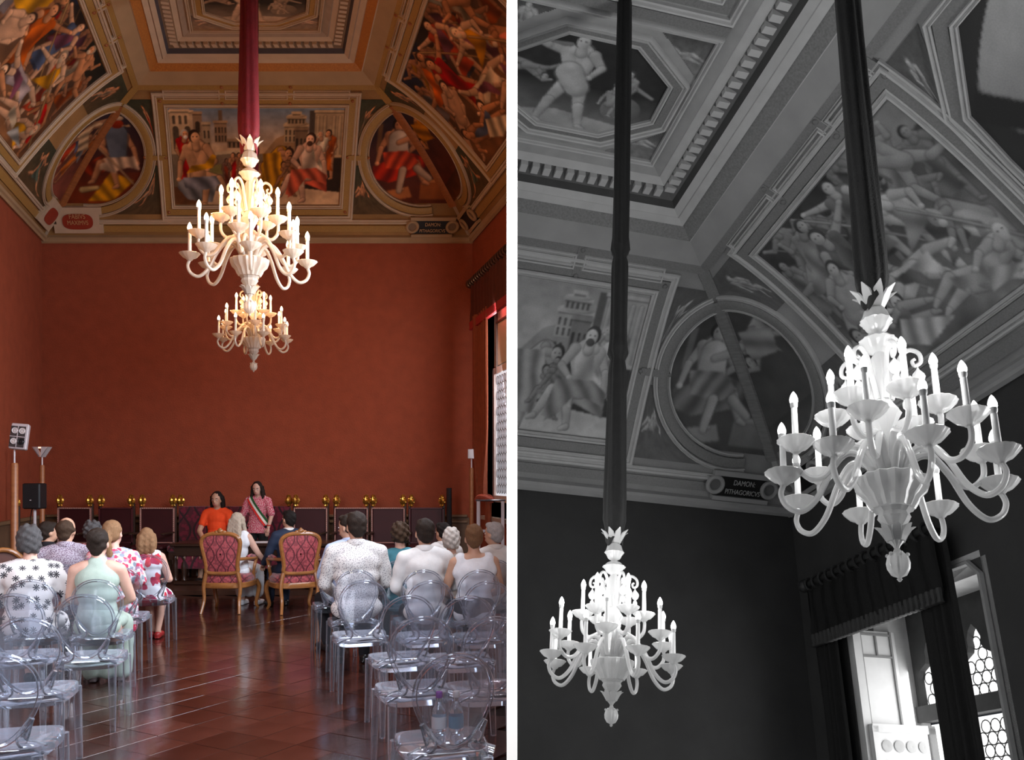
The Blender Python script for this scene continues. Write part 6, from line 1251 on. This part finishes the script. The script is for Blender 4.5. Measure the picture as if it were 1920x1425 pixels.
def at_head(u, v, Y, stand=False, floor=0.0):
    """where somebody stands or sits so that the head is seen at (u, v), and how tall"""
    zt_ = EYE+(HOR-v)/F*Y-floor; s = zt_/(1.357+(.36 if stand else 0)); return ((u-960)/F*Y, Y, floor), s
def guest(key, u, v, label, **kw):
    p = PC[key]; Y = p.y+.06; (x, y, z), s = at_head(u, v, Y); return person(label, (x, y, z), ANG+kw.pop('turn', 0), s, **kw)
navy = cloth('navy_suit', (.018, .026, .05), .7); blkc = cloth('black', (.010, .010, .011)); dkt = cloth('dark_trousers', (.016, .015, .018)); wht = cloth('white_shirt', (.66, .64, .62)); ltb = cloth('light_blue_shirt', (.36, .42, .56)); teal = cloth('teal', (.05, .17, .21)); lace = cloth('cream_lace', (.50, .44, .38)); sage = cloth('sage', (.34, .41, .35)); wdr = cloth('white_dress', (.68, .68, .70))
dot = print_mat('print_dotted_shirt', (.60, .57, .55), [(.22, .2, .22)], 62, .22); speck = print_mat('print_speckled_shirt', (.40, .36, .42), [(.16, .10, .15)], 70, .34); leaf = print_mat('print_leaf_blouse', (.66, .63, .62), [(.02, .02, .028)], 11.5, .30, True)
flor = print_mat('print_floral', (.60, .58, .59), [(.55, .06, .12), (.62, .28, .30), (.26, .30, .36), (.5, .04, .08), (.36, .2, .3)], 24, .50); pop = print_mat('print_red_flowers', (.66, .66, .69), [(.36, .02, .06), (.66, .66, .69), (.5, .03, .05), (.66, .66, .69), (.30, .02, .07)], 8, .42); redp = print_mat('print_red_pattern', (.40, .05, .06), [(.62, .5, .5), (.2, .02, .03)], 45, .3); pinkp = print_mat('print_pink_blouse', (.46, .05, .10), [(.66, .42, .42)], 60, .36)
shb = pm('shoe_black', (.012, .011, .011), .3); shr = pm('shoe_red', (.30, .02, .02), .4); shg = pm('shoe_grey', (.10, .08, .08), .5)
# left side, from the aisle chairs to the front
guest('G1', 57, 988, 'seated woman in a white blouse with black leaf print, short dark grey hair', hair=('grey', 'fluffy'), top=leaf, sleeve=.62, skirt=leaf, bottom=None, sw=1.12, bw=1.12, seed=2, shoes=shb, head=(-6, 0), arms=[((-.27, .04, .76), (-.15, .27, .66)), ((.28, .05, .76), (.16, .28, .66))])
guest('G5', 184, 988, 'seated woman in a sage green halter dress, dark hair in a bun', skin='fair', hair=('dark', 'bun'), top=sage, sleeve=0, neck='halter', skirt=sage, sw=.98, bw=.94, seed=3, shoes=shg, hem=.1, head=(-8, 0), arms=[((-.22, .05, .77), (-.1, .28, .68)), ((.245, .06, .76), (.12, .27, .68))], wrk=.004)
guest('G2', 124, 967, 'seated balding man in a lilac speckled shirt, seen from behind', skin='tan', hair=('brown', 'bald'), top=speck, sleeve=.5, bottom=dkt, shoes=shb, sw=1.12, bw=1.08, neck='collar', seed=4, head=(-12, 0))
guest('G6', 212, 973, 'seated blonde woman with ponytail in a pink and grey floral dress, leaning forward', skin='fair', hair=('honey', 'pony'), top=flor, sleeve=.45, skirt=flor, sw=.98, bw=1.0, seed=5, shoes=shg, head=(-25, 4), hem=.3, turn=.12, wrk=.009)
guest('G3', 90, 976, 'seated guest with dark hair at the left, partly hidden by the balding man', skin='tan', hair=('dark', 'short'), top=dkt, sleeve=.6, bottom=dkt, shoes=shb, neck='collar', seed=6, head=(-60, 0))
guest('G4', 174, 977, 'seated guest with grey brown curls in a red printed top, mostly hidden', hair=('grey', 'curly'), top=redp, sleeve=.5, bottom=dkt, shoes=shb, seed=7)
guest('G7', 275, 988, 'seated woman with brown shoulder length hair in a white dress with red flowers', skin='fair', hair=('honey', 'bob'), top=pop, sleeve=0, neck='vest', skirt=pop, sw=.95, bw=.98, seed=8, shoes=shr, hem=.46, wrk=.008, turn=-.1, head=(10, 0), arms=[((-.2, .06, .77), (-.08, .28, .68)), ((.25, .02, .74), (.17, .24, .72))], legs=[((-.07, .40, .50), (-.02, .36, .09)), ((.10, .40, .50), (.06, .30, .09))])
# right side
guest('R1', 668, 957, 'seated man in a white shirt with small dark dots, short dark hair', skin='tan', hair=('dark', 'short'), top=dot, sleeve=.95, bottom=dkt, shoes=shb, sw=1.14, bw=1.14, neck='collar', seed=9, head=(14, 0), arms=[((-.255, .05, .75), (-.16, .3, .64)), ((.255, .05, .75), (.16, .3, .64))])
guest('R0', 655, 962, 'seated man in a light blue short sleeved shirt beside the aisle, partly hidden', skin='tan', hair=('dark', 'short'), top=ltb, sleeve=.5, bottom=dkt, shoes=shb, sw=1.12, bw=1.1, neck='collar', seed=10, head=(35, -6), lean=.0, turn=.3, legs=[((-.16, .34, .50), (-.17, .16, .09)), ((.11, .40, .50), (.12, .40, .09))])
guest('R2', 750, 980, 'seated guest with curly brown hair in a teal top, seen from behind', hair=('brown', 'curly'), top=teal, sleeve=.4, bottom=dkt, shoes=shb, sw=1.02, seed=11)
guest('R3', 796, 970, 'seated man in a plain white shirt, short dark hair, seen from behind', skin='tan', hair=('dark', 'short'), top=wht, sleeve=.95, bottom=dkt, shoes=shb, sw=1.06, bw=1.02, neck='collar', seed=12, head=(8, 0), wrk=.008)
guest('R4', 830, 978, 'seated guest with black hair, between the white shirted man and the white haired woman', skin='tan', hair=('black', 'short'), top=wht, sleeve=.5, bottom=dkt, shoes=shb, neck='collar', seed=13, head=(30, 0))
guest('R5', 846, 992, 'seated woman with short white hair in a cream lace top, seen from behind', skin='fair', hair=('white', 'fluffy'), top=lace, sleeve=.5, skirt=lace, shoes=shg, seed=14, sw=.95, head=(-10, 0))
guest('R6', 888, 981, 'seated woman with cropped auburn hair in a white sleeveless top', skin='tan', hair=('auburn', 'short'), top=wdr, sleeve=0, neck='vest', skirt=dkt, shoes=shg, sw=1.04, bw=1.04, seed=15, arms=[((-.26, .03, .74), (-.16, .26, .66)), ((.26, .03, .74), (.16, .26, .66))], wrk=.008)
guest('R7', 926, 977, 'seated grey haired man in a white shirt at the right edge, beside the partition', skin='tan', hair=('silver', 'short'), top=wht, sleeve=.5, bottom=dkt, shoes=shb, neck='collar', seed=16, head=(30, 0), turn=.2)
# the couple
(x, y, z), s = at_head(446, 967, 11.32); s = .90
br = person('bride in a white dress with long ash blonde hair, seated in the left armchair', (x, y, z), ANG-.35, s, hair=('ashblonde', 'long'), top=wdr, sleeve=0, neck='vest', skirt=wdr, sw=.92, bw=.9, seed=17, shoes=pm('shoe_white', (.6, .6, .62), .4), head=(-12, 0), hem=.2, arms=[((-.2, .06, .77), (-.1, .28, .68)), ((.27, .05, .78), (.36, .2, .60))])
(x, y, z), s = at_head(541, 963, 11.32); s = .92
gr = person('groom in a dark navy suit with short black hair, seated in the right armchair', (x, y, z), ANG+.3, s, skin='tan', hair=('black', 'short'), top=navy, sleeve=.97, bottom=navy, sw=1.05, bw=1.05, seed=18, shoes=shb, neck='crew', head=(22, 4), arms=[((-.27, .03, .76), (-.26, .24, .62)), ((.24, .03, .76), (.15, .26, .64))])
q = MB(); q.tube([(.058*math.cos(a), -.012+.058*math.sin(a), 1.088) for a in np.linspace(0, 2*PI, 21)[:-1]], .016, 8, closed=True, flat=1.5); q.build('shirt_collar', wht, gr)
# the two women behind the table
loc, s = at_head(407, 920, 14.15, False, DZ)
rd = person('seated woman in an orange red dress with dark shoulder length hair, facing the room', loc, ANG+PI-.25, s, skin='tan', hair=('black', 'wavybob'), top=cloth('orange_red', (.78, .075, .018)), sleeve=.28, skirt=cloth('orange_red', (.78, .075, .018)), sw=.98, bw=.92, seed=19, shoes=shb, head=(-4, -6), vox=.011, arms=[((-.24, .07, .74), (-.10, .24, .58)), ((.25, .06, .74), (.10, .25, .58))], wrk=.004)
q = MB(); q.tube([(.168*math.cos(a), -.02+.125*math.sin(a), .665) for a in np.linspace(0, 2*PI, 25)[:-1]], .012, 6, closed=True, flat=2); q.build('belt', blkc, rd)
loc, s = at_head(483, 901, 14.1, True, DZ)
of = person('standing woman in a pink patterned blouse with a tricolour sash, long dark hair', loc, ANG+PI-.28, s, skin='fair', hair=('dark', 'longstraight'), top=pinkp, sleeve=.46, bottom=blkc, stand=True, sw=.98, bw=.95, seed=20, shoes=shb, head=(0, -14), vox=.011, arms=[((-.25, .02, .76), (-.22, .12, .54)), ((.25, .0, .76), (.24, .06, .54))], wrk=.005)
# sash: three bands wrapped over the torso from the right shoulder to the left hip
def sash(off, col):
    V_, F_ = [], []; n = 26
    for j in range(n+1):
        t_ = j/n; x = .12-.30*t_; z = 1.06-.46*t_; wv = .034; px, pz = -.83, .55
        for e in (-.5, .5):
            xx = x+(off+e)*wv*px; zz = z+(off+e)*wv*pz; q = max(0, 1-(xx/.215)**2); y = -.028+.142*math.sqrt(q)-.03*max(0, (zz-.95)/.1)**2+.0; V_.append((xx, y+.012, zz+.36))
    F_ = [(2*j, 2*j+1, 2*j+3, 2*j+2) for j in range(n)]; m = len(V_); V_ += [(a, b+.008, c) for a, b, c in V_]; F_ += [tuple(m+q for q in f[::-1]) for f in F_]+[(2*j, 2*j+2, m+2*j+2, m+2*j) for j in range(n)]+[(2*j+1, m+2*j+1, m+2*j+3, 2*j+3) for j in range(n)]
    q = MB(); q.add(V_, F_); o = q.build('sash_band', cloth(*col), of); o['label'] = col[0].split('_')[0]+' band of the sash'
sash(1, ('green_sash', (.02, .09, .03))); sash(0, ('white_sash', (.66, .64, .58))); sash(-1, ('red_sash', (.62, .03, .025)))
q = MB(); q.tube([(-.225+.03*math.cos(a), .105+.03*math.sin(a), .945) for a in np.linspace(0, 2*PI, 13)[:-1]], .009, 6, closed=True); q.build('wristband', cloth('red_sash', (.62, .03, .025)), of)
# ---------------------------------------------------------------- the partition cuts everything that would reach through it
def cut_at_partition():
    bpy.context.view_layer.update(); done = {}
    for o in list(bpy.data.objects):
        if o.type != 'MESH' or o.name.startswith('wall_partition'): continue
        mw = o.matrix_world; bb = [(mw @ Vector(c)).x for c in o.bound_box]; lo, hi = min(bb), max(bb)
        keepA = (lo+hi)/2 < 0
        r = o
        while r.parent: r = r.parent
        keepA = 'monochrome' not in str(r.get('label', ''))
        x = -.017 if keepA else .017
        if (keepA and hi <= x) or (not keepA and lo >= x): continue
        if (keepA and lo > x) or (not keepA and hi < x):
            bpy.data.objects.remove(o); continue
        if o.data.users > 1: o.data = o.data.copy()
        inv = mw.inverted(); co = inv @ Vector((x, 0, 0)); no = (mw.to_3x3().transposed() @ Vector((1, 0, 0))).normalized()
        bm = bmesh.new(); bm.from_mesh(o.data)
        bmesh.ops.bisect_plane(bm, geom=bm.verts[:]+bm.edges[:]+bm.faces[:], dist=1e-5, plane_co=co, plane_no=no, clear_outer=keepA, clear_inner=not keepA)
        bm.to_mesh(o.data); bm.free()
        if len(o.data.polygons) == 0: bpy.data.objects.remove(o)
cut_at_partition()
